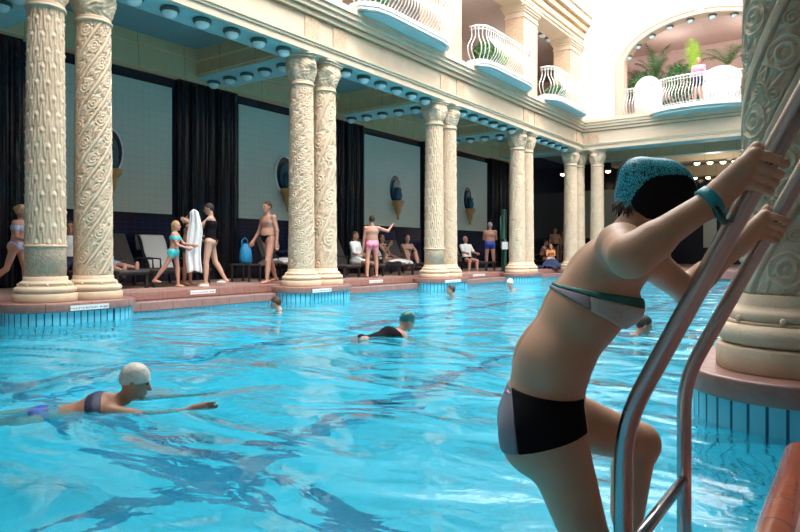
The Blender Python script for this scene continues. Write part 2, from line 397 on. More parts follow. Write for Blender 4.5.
def base_mesh(res=48):
    b = MB()
    b.lathe([(.40, 0), (.405, .01), (.405, .105), (.395, .115), (.34, .118)], seg=res)
    tor = [(.335+.062*math.cos(a), .165+.050*math.sin(a)) for a in np.linspace(-PI/2, PI/2, 9)]
    b.lathe([(.33, .112)]+tor+[(.33, .218)], seg=res)
    t2 = [(.305+.028*math.cos(a), .250+.028*math.sin(a)) for a in np.linspace(-PI/2, PI/2, 7)]
    b.lathe([(.345, .214), (.345, .226), (.30, .228)]+t2+[(.29, .29), (.282, .30), (.282, .345), (.262, .35)], seg=res)
    for k in range(8):
        a = 2*PI*(k+.5)/8; b.sphere((.335*math.cos(a), .335*math.sin(a), .235), .020, 10, 6)
    return b.mesh('base', ['stone'])
def neck_mesh():
    b = MB(); z = HT-.65
    t = [(.245+.022*math.cos(a), z+.03+.022*math.sin(a)) for a in np.linspace(-PI/2, PI/2, 7)]
    b.lathe([(.225, z-.01)]+t+[(.238, z+.056), (.25, z+.075), (.235, z+.10), (.22, z+.11)], seg=48); return b.mesh('neck_ring', ['stone'])
def abacus_mesh():
    b = MB(); a, c = .31, .25
    def oct_(h, q): return [(h, -q), (h, q), (q, h), (-q, h), (-h, q), (-h, -q), (-q, -h), (q, -h)]
    b.prism(oct_(.275, .20), HT-.14, HT-.10); b.prism(oct_(.31, .24), HT-.095, HT-.055); b.prism(oct_(.335, .27), HT-.045, HT); b.prism(oct_(.26, .2), HT-.11, HT-.01); return b.mesh('abacus', ['stone_trim'])
def drum_mesh(z0, z1):            # plain ornamented drum under lotus shafts
    b = MB(); z = z1
    t = [(.262+.02*math.cos(a), z+.0+.02*math.sin(a)) for a in np.linspace(-PI/2, PI/2, 7)]
    b.lathe([(.262, z0), (.262, z-.03)]+t+[(.25, z+.03)], seg=48); return b.mesh('drum', ['stone_carved'])
BASE = base_mesh(); NECK = neck_mesh(); ABA = abacus_mesh(); CAP = capital_mesh(HT-.56, HT-.11)
SH = {}
SH['lotus'] = shaft_mesh('lotus', .78, HT-.63, 168, 520); DRUM = drum_mesh(.33, .77)
SH['diaper'] = shaft_mesh('diaper', .34, HT-.63, 168, 520)
SH['scroll'] = shaft_mesh('scroll', .34, HT-.63, 150, 440)
SH['twist'] = shaft_mesh('twist', .34, HT-.63, 150, 440)
SH['near'] = shaft_mesh('spiral', .44, HT-.63, 480, 1300)
def column(x, y, style, label, rz=0, group='carved stone columns around the pool'):
    t = thing('carved_column', label, 'column', (x, y, CB), rz, group)
    bo = link('base', BASE, t); bo.scale = (1, 1, 1.27 if style == 'near' else 1); sf = link('shaft', SH[style], t); sf.scale = (.96, .96, 1) if style == 'lotus' else (1, 1, 1); link('neck_ring', NECK, t); link('capital', CAP, t); link('abacus', ABA, t)
    if style == 'lotus': link('drum', DRUM, t)
    return t
ST = [('lotus', 'diaper'), ('scroll', 'twist'), ('lotus', 'scroll'), ('twist', 'diaper')]
DESC = {'lotus': 'cream stone column carved with hanging buds', 'diaper': 'cream stone column carved in slanting bands', 'scroll': 'cream stone column carved with scrolling foliage', 'twist': 'cream stone column with a twisting smooth band'}
for i, y in enumerate(PAIRS):
    for k in (0, 1):
        column(LX, y+(k*2-1)*DY, ST[i][k], DESC[ST[i][k]]+', %s of the %s pair from the left' % (('nearer', 'farther')[k], ORD[i]), rz=i*.7+k)
column(NX, PAIRS[0]-DY, 'near', 'huge shaded carved stone column at right edge behind the ladder rails', rz=.35)
column(NX, PAIRS[0]+DY, 'twist', 'stone column hidden right behind the huge near column', rz=1.2)
column(LX, YB-.35, 'scroll', 'cream stone column at far left corner, last of the long row')
column(LX+.05, YB+.38, 'twist', 'stone column in shade behind the far corner column', rz=1)
column(LX+.82, YB+.38, 'diaper', 'cream stone column at left end of the back arcade opening', rz=2)
for yy in PAIRS[1:2]:
    pass

# ---- arcade beam with mouldings (profile extruded): pts = (outward, z)
def profile_run(prof, path_fn, m, segs):
    pass
def long_beam(name, front, sgn, y0, y1, zb, prof, mats, depth=.75):
    """prof rows: (z0,z1,projection,material index); front = x of the plain face, sgn = +1 when the pool lies toward +x"""
    b = MB()
    for z0, z1, p, mi in prof:
        a, c = sorted((front+sgn*p, front-sgn*depth)); b.box(a, c, y0, y1, zb+z0, zb+z1, mi)
    return struct(b.build(name, mats))
ENT = [(0, .14, 0, 0), (.14, .19, .03, 0), (.19, .235, .055, 1), (.235, .69, .0, 0), (.69, .71, .04, 2), (.71, .80, .08, 0), (.80, .82, .10, 2), (.82, .92, .15, 0), (.92, 1.02, .20, 0), (1.02, 1.14, .24, 0)]
EM = ['stone_trim', 'moss_mould', 'ochre', 'teal_soffit']
long_beam('trim_arcade_left', -8.95, 1, Y0, YB, ARC, ENT, EM)
long_beam('trim_arcade_right', -.68, -1, Y0, YB, ARC, ENT, EM)
def cross_beam(name, front, x0, x1, zb, prof, mats, depth=.75, sgn=-1):
    b = MB()
    for z0, z1, p, mi in prof:
        a, c = sorted((front+sgn*p, front-sgn*depth)); b.box(x0, x1, a, c, zb+z0, zb+z1, mi)
    return struct(b.build(name, mats))
cross_beam('trim_arcade_back', YB, -9.68, .1, ARC, ENT, EM)
# carved frieze blocks above each pair
for i, y in enumerate(PAIRS+[YB-.2]):
    for k, yy in enumerate(((y-.42), (y+.42)) if y < 24 else (y-.25,)):
        o = MB().box(-8.96, -8.925, yy-.20, yy+.20, ARC+.25, ARC+.68).build('frieze_block', ['stone_carved'])
        tag(o, 'small carved square relief on the frieze, %s above the %s' % (('nearer', 'farther')[k], ('%s column pair' % ORD[i]) if y < 24 else 'far corner'), 'relief', 'carved frieze squares')
o = MB().box(-8.72, -8.30, YB-.035, YB, ARC+.25, ARC+.68).build('frieze_block', ['stone_carved']); tag(o, 'small carved square relief on the back frieze beside the corner', 'relief', 'carved frieze squares')
# teal undersides of beams
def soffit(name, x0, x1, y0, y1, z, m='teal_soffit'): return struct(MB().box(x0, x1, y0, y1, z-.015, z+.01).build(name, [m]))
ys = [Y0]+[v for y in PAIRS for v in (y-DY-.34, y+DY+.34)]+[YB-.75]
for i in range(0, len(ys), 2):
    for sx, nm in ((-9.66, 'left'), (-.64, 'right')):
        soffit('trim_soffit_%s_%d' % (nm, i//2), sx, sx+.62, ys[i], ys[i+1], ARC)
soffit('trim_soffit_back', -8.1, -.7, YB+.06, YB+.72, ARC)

# ---- gallery ceilings, cross beams and wall
CZ = ARC+.62                      # coffer ceiling
for nm, xa, xb, wx in (('left', -12.8, -9.68, -12.8), ('right', .05, 3.2, 3.2)):
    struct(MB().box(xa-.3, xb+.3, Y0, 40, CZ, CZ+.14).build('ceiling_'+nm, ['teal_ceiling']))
    b = MB()
    for y in PAIRS+[YB+.3]:
        b.box(xa, xb, y-.52, y+.52, ARC+.02, CZ, 0); b.box(xa, xb, y-.60, y+.60, ARC+.36, CZ, 0); b.box(xa, xb, y-.56, y+.56, ARC+.06, ARC+.11, 0)
        b.box(xa, xb, y-.50, y+.50, ARC, ARC+.03, 1)
    s_ = 1 if nm == 'left' else -1
    a, c = sorted((wx, wx+s_*.32)); b.box(a, c, Y0, YB+3, ARC-.06, CZ, 0)
    a, c = sorted((wx, wx+s_*.40)); b.box(a, c, Y0, YB+3, ARC+.40, CZ, 0)
    # inner face of the arcade beam
    a, c = sorted((xb if s_ > 0 else xa, (xb+.02) if s_ > 0 else xa-.02)); b.box(a, c, Y0, YB, ARC+.02, CZ, 0)
    struct(b.build('trim_beams_'+nm, ['tan_beam', 'teal_soffit']))
# far-left gallery wall: navy wall, pale panels, ribbed pilasters
struct(MB().box(WALLX-.3, WALLX, Y0, 40, 0, CZ+.1).build('wall_left', ['navy']))
b = MB(); b.box(WALLX, WALLX+.05, Y0, YB+2.5, 0, EYE+.78, 0); b.box(WALLX, WALLX+.07, Y0, YB+2.5, EYE+.74, EYE+.80, 1); struct(b.build('trim_wainscot', ['navy_tile', 'navy']))
edges = [Y0]+[v for y in PAIRS+[YB+.2] for v in (y-.92, y+.92)]
pan = MB(); rib = MB()
for i in range(0, len(edges)-1, 2): pan.box(WALLX, WALLX+.03, edges[i]+.05, edges[i+1]-.05, EYE+.86, EYE+3.74)
for y in PAIRS+[YB+.2]:
    rib.box(WALLX, WALLX+.13, y-.86, y+.86, 0, ARC-.02)
    for k in range(-3, 4): rib.tube([(WALLX+.13, y+k*.25, .02), (WALLX+.13, y+k*.25, ARC-.1)], .045, 8)
struct(pan.build('trim_panels', ['panel_tile'])); struct(rib.build('trim_pilasters', ['navy_rib']))
struct(MB().box(3.2, 3.5, Y0, 40, 0, CZ+.1).build('wall_right', ['back_wall_tile']))
struct(MB().box(-13, 3.5, Y0-.3, Y0, 0, 12).build('wall_front', ['back_wall_tile']))
struct(MB().box(-9.6, .1, Y0, 2.2, 11.9, 12.1).build('ceiling_front', ['white_wall']))  # unseen roof section added to block skylight and darken the near end

# ---- back hall beyond the back arcade
b = MB(); b.box(-12.8, -9.9, 33.6, 33.9, 0, ARC+.7); b.box(-13.1, 3.4, 38.0, 38.3, 0, ARC+.7); struct(b.build('wall_back', ['navy']))
b = MB()
for x in (-8.9, -6.6, -4.3, -2.0): b.box(x-.32, x+.32, 37.9, 38.0, .9, 3.6)
b.box(-12.6, -10.2, 33.52, 33.6, 1.4, 3.9)
struct(b.build('trim_back_panels', ['panel_tile']))
b = MB()
for x in (-7.2, -2.6): b.box(x-.25, x+.25, 30.2, 30.7, 0, ARC)
struct(b.build('trim_back_piers', ['stone_trim']))
struct(MB().box(-9.7, .4, YB+.7, 38, CZ, CZ+.14).build('ceiling_back', ['teal_ceiling']))
b = MB(); b.box(-9.7, .4, YB+3.2, YB+3.7, ARC-.02, CZ, 0); b.box(-9.7, .4, 30.9, 31.6, ARC+.05, CZ, 0); b.box(-9.7, .4, YB+3.22, YB+3.68, ARC-.03, ARC, 1)
b.box(-9.7, .4, 37.2, 37.9, ARC+.05, CZ, 0)
struct(b.build('trim_back_beams', ['tan_beam', 'teal_soffit']))

# ---- upper storey: slab, piers, upper beam, walls
for nm, xa, xb in (('left', -12.9, -9.0), ('right', -.6, 3.5)):
    struct(MB().box(xa, xb, Y0, YB+5, ARC+.75, UF+.13).build('floor_upper_'+nm, ['stone_trim']))
struct(MB().box(-9.1, -.5, YB+.1, YB+5, ARC+.75, UF+.13).build('floor_upper_back', ['stone_trim']))
UZ = UF+.13
E2P = [(0, .10, 0, 0), (.10, .22, .05, 0), (.22, .26, .08, 2), (.26, .48, .10, 0), (.48, .52, .16, 2), (.52, .70, .22, 0), (.70, .74, .28, 2), (.74, 1.0, .36, 0), (1.0, 1.08, .44, 0)]
long_beam('trim_upper_left', -8.95, 1, Y0, YB, E2, E2P, EM, .7)
long_beam('trim_upper_right', -.68, -1, Y0, YB, E2, E2P, EM, .7)
for nm, xa, xb in (('left', -9.6, -8.85), ('right', -.78, 0)):
    struct(MB().box(xa, xb, Y0, YB, E2+1.05, E2+3.2).build('wall_attic_'+nm, ['white_wall']))
for nm, xa, xb in (('left', -12.9, -9.0), ('right', -.6, 3.5)):
    struct(MB().box(xa, xb, Y0, YB+5, E2+.12, E2+.3).build('ceiling_upper_'+nm, ['pink_plaster']))
struct(MB().box(-12.9, -12.6, Y0, YB+5, UZ, E2+.2).build('wall_upper_left', ['pink_plaster']))
struct(MB().box(3.2, 3.5, Y0, YB+5, UZ, E2+.2).build('wall_upper_right', ['white_wall']))
def pier(x, y, label, sgn=1):
    t = thing('upper_pier', label, 'pier', (x, y, UZ), 0, 'piers of the upper gallery')
    h = E2-UZ; xo = .0
    MB().box(-.33, .33, -.55, .55, 0, h-.42).build('pier_shaft', ['stone_carved'], t)
    c = MB()
    for z0, z1, p in ((h-.42, h-.37, .03), (h-.37, h-.24, .01), (h-.24, h-.17, .05), (h-.17, h-.09, .09), (h-.09, h, .13)): c.box(-.33-p, .33+p, -.55-p, .55+p, z0, z1)
    c.build('pier_capital', ['stone_trim'], t); return t
for i, y in enumerate(PAIRS): pier(-9.3, y, 'square stone pier of upper gallery standing above the %s column pair' % ORD[i])
pier(-9.3, YB-.70, 'square stone pier of upper gallery beside the white end wall')
for i, y in enumerate(PAIRS[:1]): pier(-.33, y, 'square stone pier of upper gallery above the huge near column')

# ---- end wall with the wide arch
AX0, AX1, AZS, ARISE = -7.4, -1.9, EYE+7.0, 1.55
ac = (AX0+AX1)/2; aw = (AX1-AX0)/2
b = MB(); T0, T1 = YB+.0, YB+.4; ZT = 13.2
b.box(-9.6, AX0, T0, T1, UZ-.05, ZT); b.box(AX1, .1, T0, T1, UZ-.05, ZT)
n = 40; pr = None
for i in range(n+1):
    a = PI*(1-i/n); p = (ac+aw*math.cos(a), AZS+ARISE*math.sin(a))
    if pr:
        (x0, z0), (x1, z1) = pr, p
        vs = [(x0, T0, z0), (x1, T0, z1), (x1, T0, ZT), (x0, T0, ZT), (x0, T1, z0), (x1, T1, z1), (x1, T1, ZT), (x0, T1, ZT)]
        b.add(vs, [(0, 1, 2, 3), (7, 6, 5, 4), (0, 4, 5, 1), (3, 2, 6, 7)])
    pr = p
struct(b.build('wall_end', ['white_wall']))
def arch_band(o0, o1, y0, y1, m):
    b = MB(); path = [(AX0, UZ)]+[(AX0, UZ+(AZS-UZ)*k/6) for k in range(1, 6)]+[None]*0
    pts = []
    for z in np.linspace(UZ, AZS, 8)[:-1]: pts.append((AX0, z, -1, 0))
    for i in range(n+1):
        a = PI*(1-i/n); nx, nz = math.cos(a)/aw, math.sin(a)/ARISE; l = math.hypot(nx, nz); pts.append((ac+aw*math.cos(a), AZS+ARISE*math.sin(a), nx/l, nz/l))
    for z in np.linspace(AZS, UZ, 8)[1:]: pts.append((AX1, z, 1, 0))
    vs = []
    for x, z, nx, nz in pts:
        for (o, y) in ((o0, y0), (o1, y0), (o1, y1), (o0, y1)): vs.append((x+nx*o, y, z+nz*o))
    fs = []
    for i in range(len(pts)-1):
        for k in range(4): fs.append((4*i+k, 4*i+(k+1) % 4, 4*i+4+(k+1) % 4, 4*i+4+k))
    b.add(vs, fs, 0, False); return b
b = arch_band(-.05, .26, YB-.05, YB+.02, 0); c = arch_band(.10, .20, YB-.08, YB-.04, 0); b.add(c.v, c.f, 0); c = arch_band(-.07, .015, YB-.02, YB+.45, 0); b.add(c.v, c.f, 0)
c = MB().box(ac-.14, ac+.14, YB-.12, YB, AZS+ARISE-.08, AZS+ARISE+.42); b.add(c.v, c.f, 0)
struct(b.build('trim_arch', ['arch_tan']))
struct(MB().box(-12.9, 3.5, YB+4.7, YB+5, UZ, E2+3).build('wall_upper_back', ['pink_light']))
struct(MB().box(-9.6, .3, YB+.4, YB+5, EYE+8.75, EYE+8.9).build('ceiling_upper_back', ['pink_light']))
# ------------------------------------------------------------------ globe lights
GL_C = MB().lathe([(.13, 0), (.155, -.02), (.16, -.05), (.15, -.075), (.10, -.08)], seg=20).mesh('collar', ['dark_collar'])
GL_G = MB().sphere((0, 0, -.085), .125, 18, 10, zs=(1, 1, .8)).mesh('globe', ['globe_glass'])
GL_W = MB().sphere((0, 0, -.085), .125, 18, 10, zs=(1, 1, .8)).mesh('globe', ['warm_globe'])
def globe(x, y, z, label, group, warm=False, s=1):
    t = thing('globe_ceiling_light', label, 'light', (x, y, z), 0, group); t.scale = (s, s, s)
    link('collar', GL_C, t); link('globe', GL_W if warm else GL_G, t); return t
bays = [(PAIRS[0]+PAIRS[1])/2, (PAIRS[1]+PAIRS[2])/2, (PAIRS[2]+PAIRS[3])/2, (PAIRS[3]+YB)/2-.1]
bn = ['first and second column pairs', 'second and third column pairs', 'third and fourth column pairs', 'fourth column pair and far corner']
bn2 = ['right of first column pair', 'right of second column pair', 'right of third column pair', 'right of fourth column pair']
for i, yc in enumerate(bays):
    for k in range(6 if i < 3 else 5):
        y = yc + (k-(2.5 if i < 3 else 2))*.64
        globe(-9.20, y, ARC-.012, 'pale globe under arcade beam, %s from left in bay %s' % (ORD[k], bn2[i]), 'globes under the long arcade beam')
for i, yc in enumerate(PAIRS):
    for k in range(5):
        globe(-10.05-k*.58, yc-.12, ARC+.002, 'pale globe on cross beam behind %s column pair, %s from the pool' % (ORD[i], ORD[k]), 'globes under the gallery cross beams')
k = 0
for px, py, Z in ((697, 165, 28.8), (710, 165, 28.6), (723, 164, 28.4), (735, 163, 28.2), (695, 180, 34.5), (708, 179.5, 34.3), (720, 179, 34.1), (733, 178, 33.9)):
    p = W(px, py, Z); row = 'upper' if Z < 30 else 'lower'
    globe(p.x, p.y, ARC+.05 if Z < 30 else ARC+.05, 'glowing warm globe light in back hall, %s in the %s row' % (ORD[k % 4], row), 'lit globes in the back hall', True); k += 1
for px, py, lab in ((608, 172, 'glowing warm globe light just right of the corner column'), (563, 175, 'glowing warm globe light seen left of the corner column')):
    p = W(px, py, 31.2); globe(p.x, p.y, p.z+.13, lab, 'lit globes in the back hall', True)
    # short stem up to the ceiling
    pd = COL.objects[-1].parent if False else None
for k in range(5):
    globe(-9.75-.0, 21.0+k*.62, E2+.11, 'pale globe light on upper gallery ceiling by the white wall, %s from left' % ORD[k], 'globes of the upper gallery')
for k in range(9):
    a = PI*(1-(k+1.3)/11.6); x = ac+(aw-.02)*math.cos(a); z = AZS+(ARISE-.07)*math.sin(a)
    globe(x, YB+.22, z, 'pale globe light along the inside of the big arch, %s from the left' % ORD[k], 'globes round the arch', s=.9)
area_d = None

# ------------------------------------------------------------------ wall ornaments on the panels
def ornament(y, label):
    t = thing('wall_ornament', label, 'ornament', (WALLX+.03, y, EYE+1.55), 0, 'oval ornaments on the pale panels')
    def ovaldisc(ry, rz, d0, d1, zc):
        b = MB(); n_ = 32; vs = []
        for d, k in ((d0, 1), (d1*.8+d0*.2, 1), (d1, .93)):
            for i in range(n_): a = 2*PI*i/n_; vs.append((d, math.cos(a)*ry*k, zc+math.sin(a)*rz*k))
        fs = [(r*n_+i, r*n_+(i+1) % n_, (r+1)*n_+(i+1) % n_, (r+1)*n_+i) for r in (0, 1) for i in range(n_)]+[tuple(range(2*n_, 3*n_)), tuple(range(n_-1, -1, -1))]
        return b.add(vs, fs, 0)
    ovaldisc(.36, .52, 0, .06, .55).build('frame', ['white_paint'], t)
    ovaldisc(.31, .47, .055, .075, .55).build('dark_ring', ['navy'], t)
    ovaldisc(.21, .36, .07, .11, .52).build('blue_oval', ['panel_blue'], t)
    b = MB().lathe([(.02, -.48), (.05, -.42), (.045, -.33), (.10, -.22), (.12, -.05), (.20, .06), (.22, .14), (.20, .17), (.02, .17)], (.18, 0, 0), 16); b.build('bracket', ['ochre'], t)
    b = MB().lathe([(.02, .17), (.12, .20), (.15, .35), (.11, .50), (.13, .56), (.03, .62)], (.18, 0, 0), 16); b.build('vase', ['panel_blue'], t)
    return t
for i, y in enumerate(bays): ornament(y, 'oval dark blue wall ornament with ochre bracket on the %s pale panel from left' % ORD[i])

# ------------------------------------------------------------------ balconies
def belly(px, py, nx, ny, h=.98):      # bellied baluster from slab edge, bulging along (nx, ny)
    zs = np.linspace(0, h, 12); o = [.0, .08, .16, .20, .205, .17, .10, .03, -.02, -.03, -.01, 0]
    return [(px+nx*q, py+ny*q, z) for z, q in zip(zs, o)]
def balcony_side(y, label):
    t = thing('balcony', label, 'balcony', (-8.92, y, UF+.12), 0, 'bellied white balconies on the left upper gallery')
    L_ = 1.78; out = [(0, -L_), (.30, -L_), (.52, -L_+.30), (.58, -L_+.7), (.58, L_-.7), (.52, L_-.30), (.30, L_), (0, L_)]
    sc = lambda k, e=0: [(x*k+e, yy*k) for x, yy in out]
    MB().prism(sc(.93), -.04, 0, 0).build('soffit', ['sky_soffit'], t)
    MB().prism(out, 0, .07, 0).prism([(x*1.03, yy*1.01) for x, yy in out], .07, .16, 0).build('slab', ['white_paint'], t)
    path = [Vector((.0, -1.66, 0)), Vector((.26, -1.66, 0)), Vector((.44, -1.45, 0)), Vector((.48, -1.1, 0)), Vector((.48, 1.1, 0)), Vector((.44, 1.45, 0)), Vector((.26, 1.66, 0)), Vector((0, 1.66, 0))]
    for z, r, nm in ((.985+.16, .028, 'top_rail'), (.20, .014, 'bottom_rail'), (.90+.16, .012, 'middle_rail')):
        b = MB(); b.tube([p+UP*z for p in path], r, 8); b.build(nm, ['white_paint'], t)
    # balusters spaced along the path
    dist = [0]
    for i in range(1, len(path)): dist.append(dist[-1]+(path[i]-path[i-1]).length)
    tot = dist[-1]; nb = 34
    for k in range(nb):
        s_ = (k+.5)/nb*tot; i = max(j for j in range(len(dist)) if dist[j] <= s_); i = min(i, len(path)-2)
        p = path[i].lerp(path[i+1], (s_-dist[i])/(dist[i+1]-dist[i])); d = (path[i+1]-path[i]).normalized(); nx, ny = -d.y*-1, d.x*-1
        b = MB(); b.tube(belly(0, 0, nx, ny, .96), .014, 6); o = b.build('baluster', ['white_paint'], t); o.location = (p.x, p.y, .17)
    return t
balcony_side(bays[1], 'white balcony with bellied railing cut by the top edge of picture')
balcony_side(bays[2], 'white balcony with bellied railing between the two, above the third bay')
balcony_side(bays[3], 'white balcony with bellied railing nearest the white end wall')
def balcony_end():
    t = thing('balcony', 'wide bow-fronted white balcony under the big arch of end wall', 'balcony', (ac, YB, UF+.0), 0)
    n_ = 24; hw = 1.75
    arc = [(-hw*math.cos(PI*k/n_), -.95*math.sin(PI*k/n_)) for k in range(n_+1)]
    MB().prism([(x*.93, y*.9) for x, y in arc], -.10, 0, 0).build('soffit', ['sky_soffit'], t)
    MB().prism(arc, 0, .14, 0).build('slab', ['white_paint'], t)
    path = [Vector((-aw+.05, .03, 0)), Vector((-2.2, .03, 0))]+[Vector((x*.95, y*.92, 0)) for x, y in arc]+[Vector((2.2, .03, 0)), Vector((aw-.05, .03, 0))]
    for z, r, nm in ((1.13, .03, 'top_rail'), (.20, .014, 'bottom_rail'), (1.03, .012, 'middle_rail')):
        MB().tube([p+UP*z for p in path], r, 8).build(nm, ['white_paint'], t)
    dist = [0]
    for i in range(1, len(path)): dist.append(dist[-1]+(path[i]-path[i-1]).length)
    tot = dist[-1]; nb = 58
    for k in range(nb):
        s_ = (k+.5)/nb*tot; i = max(j for j in range(len(dist)) if dist[j] <= s_); i = min(i, len(path)-2)
        p = path[i].lerp(path[i+1], (s_-dist[i])/(dist[i+1]-dist[i])); d = (path[i+1]-path[i]).normalized()
        b = MB(); b.tube(belly(0, 0, d.y, -d.x, .94), .014, 6); o = b.build('baluster', ['white_paint'], t); o.location = (p.x, p.y, .16)
    return t
balcony_end()

# ------------------------------------------------------------------ plants
def leaf_cloud(r, n_, size, zs=1):
    V = []; F = []
    for i in range(n_):
        d = RNG.normal(size=3); d /= np.linalg.norm(d); c = d*r*RNG.uniform(.4, 1)**.5; c[2] = c[2]*zs
        a = RNG.normal(size=3); a /= np.linalg.norm(a); b_ = np.cross(a, RNG.normal(size=3)); b_ /= np.linalg.norm(b_); nn = np.cross(a, b_)*.2
        s = size*RNG.uniform(.6, 1.3); k = len(V)
        V += [c-a*s, c+b_*s*.35+nn*s, c+a*s, c-b_*s*.35+nn*s]; F.append((k, k+1, k+2, k+3))
    return V, F
def shrub(loc, r, label, m='leaf', h=.5, n_=420, zs=1.1):
    t = thing('potted_shrub', label, 'plant', loc, 0)
    MB().lathe([(.10, 0), (.13, .02), (.17, .26), (.18, .30), (.15, .30), (.14, .26)], seg=18).build('pot', ['terracotta'], t)
    V, F = leaf_cloud(r, n_, .10, zs); o = link('foliage', np_mesh('foliage', V, F, m, smooth=False), t); o.location = (0, 0, h)
    MB().tube([(0, 0, .2), (0, 0, h)], .02, 6).build('stem', ['ochre'], t)
    return t
def palm(loc, label, m='leaf', n_=9, L_=1.0, up=.8, h=.9, seed=1, spread=1):
    rr = random.Random(seed); t = thing('potted_palm', label, 'plant', loc, 0)
    MB().lathe([(.14, 0), (.17, .02), (.22, .34), (.23, .38), (.19, .38), (.18, .34)], seg=18).build('pot', ['terracotta'], t)
    MB().tube([(0, 0, .3), (.02, 0, h)], [.05, .03], 8).build('trunk', ['ochre'], t)
    for k in range(n_):
        az = 2*PI*k/n_+rr.uniform(-.3, .3); el = up+rr.uniform(-.25, .35); l_ = L_*rr.uniform(.8, 1.15)
        b = MB(); V = []; pts = []
        for i in range(9):
            s_ = i/8*l_; e = el-1.3*(i/8)**2*(1.2-up*.5); 
            p = (pts[-1] if pts else Vector((0, 0, h)))
            pts.append(p + Vector((math.cos(az)*math.cos(e)*spread, math.sin(az)*math.cos(e)*spread, math.sin(e)))*(l_/8 if i else 0))
        b.tube(pts, .008, 5)
        side = Vector((-math.sin(az), math.cos(az), 0))
        for i in range(1, 9):
            w_ = .22*math.sin(PI*(i+.5)/10)*l_
            for q in (0, .5):
                p = pts[i-1].lerp(pts[i], q); d = (pts[i]-pts[i-1]).normalized()
                for sg in (-1, 1):
                    tip = p+side*sg*w_+d*w_*.7-UP*.04; wv = d*.022
                    b.add([p-wv, p+wv, tip], [(0, 1, 2)], 0)
        b.build('frond', [m], t)
    return t
shrub((-9.1, bays[2]-.4, UF+.13), .42, 'dark green leafy shrub behind the middle balcony railing', h=.62)
shrub((-9.1, bays[2]+.65, UF+.13), .30, 'yellow-green leafy shrub showing over the middle balcony railing', 'leaf_bright', h=.98)
shrub((-9.1, bays[3]+.1, UF+.13), .38, 'green shrub behind the railing nearest the end wall', h=.55)
shrub((-9.1, bays[1]-.8, UF+.13), .38, 'green shrub behind the topmost cut-off balcony railing', h=.6)
UB = UF+.13
for x_, y_, e_ in ((-6.2, YB+2.4, 42), (-3.2, YB+2.4, 42), (-11, 22.5, 22), (-11, 17.5, 22), (-11, 12.4, 22), (-5, 29.5, 60), (-5, 34.5, 60)):  # fill lights without fixtures, added to brighten terrace, upper gallery and back hall
    ld = bpy.data.lights.new('ceiling_lamp', 'POINT'); ld.energy = e_; ld.shadow_soft_size = .25; ld.color = (1, .88, .8); lo_ = bpy.data.objects.new('ceiling_lamp', ld); lo_.location = (x_, y_, E2-.5 if y_ < 29 else ARC-.4); COL.objects.link(lo_)
def atY(px, Y, z):
    a = YAW-math.atan((px-400)/FPX); return Vector((-Y*math.tan(a), Y, z))
palm(atY(643, YB+1.75, UB), 'drooping palm at far left end of the arch, spilling over the wall', L_=1.2, up=.75, h=1.35, seed=3)
palm(atY(655, YB+1.2, UB), 'tall upright palm rising left of centre under the arch', L_=1.5, up=1.15, h=1.5, seed=5, spread=.7)
palm(atY(694, YB+.9, UB), 'bright yellow-green upright palm beside the person on the arch balcony', 'leaf_bright', 9, 1.35, 1.3, 1.45, 8, .5)
palm(atY(672, YB+1.6, UB), 'dark bushy palm in the middle under the arch', L_=1.3, up=.6, h=1.5, seed=12)
palm(atY(728, YB+1.2, UB), 'palm at the right of the arch behind the white canopy', L_=1.4, up=.8, h=1.7, seed=14)
shrub(atY(644, YB+1.1, UB), .62, 'low leafy shrub between the palms at left under the arch', h=1.2, n_=700)
shrub(atY(681, YB+1.2, UB), .62, 'low leafy shrub beside the yellow-green palm under the arch', h=1.3, n_=700)
def hood(loc, r, label):
    t = thing('domed_canopy', label, 'canopy', loc, 0, 'white domed canopies on the arch balcony')
    MB().lathe([(r*.92, .0), (r, .3), (r*1.02, .92), (r, 1.0)], seg=28).build('skirt', ['towel'], t)
    pr = [(r*1.04*math.cos(a), .98+.62*math.sin(a)) for a in np.linspace(0, PI/2-.02, 10)]
    MB().lathe([(r*.98, .96)]+pr, seg=28).build('dome', ['towel'], t); return t
hood(atY(648, YB+.85, UB), .52, 'smaller white domed canopy at left behind the arch railing')
hood(atY(722, YB+1.0, UB), .72, 'larger white domed canopy at right behind the arch railing')
# back of the arch terrace: long terracotta planter hedge
b = MB(); t = thing('planter_hedge', 'dark green hedge in a long terracotta planter along back of the arch terrace', 'plant', (ac, YB+3.2, UB))
MB().box(-2.6, 2.6, -.2, .2, 0, .45).build('planter', ['terracotta'], t)
V = []; F = []
for k in range(14):
    v, f = leaf_cloud(.38, 150, .12); o_ = np.array([-2.5+k*.385, 0, .75]); F += [tuple(i+len(V) for i in q) for q in f]; V += [p+o_ for p in v]
link('foliage', np_mesh('foliage', V, F, 'leaf', smooth=False), t)

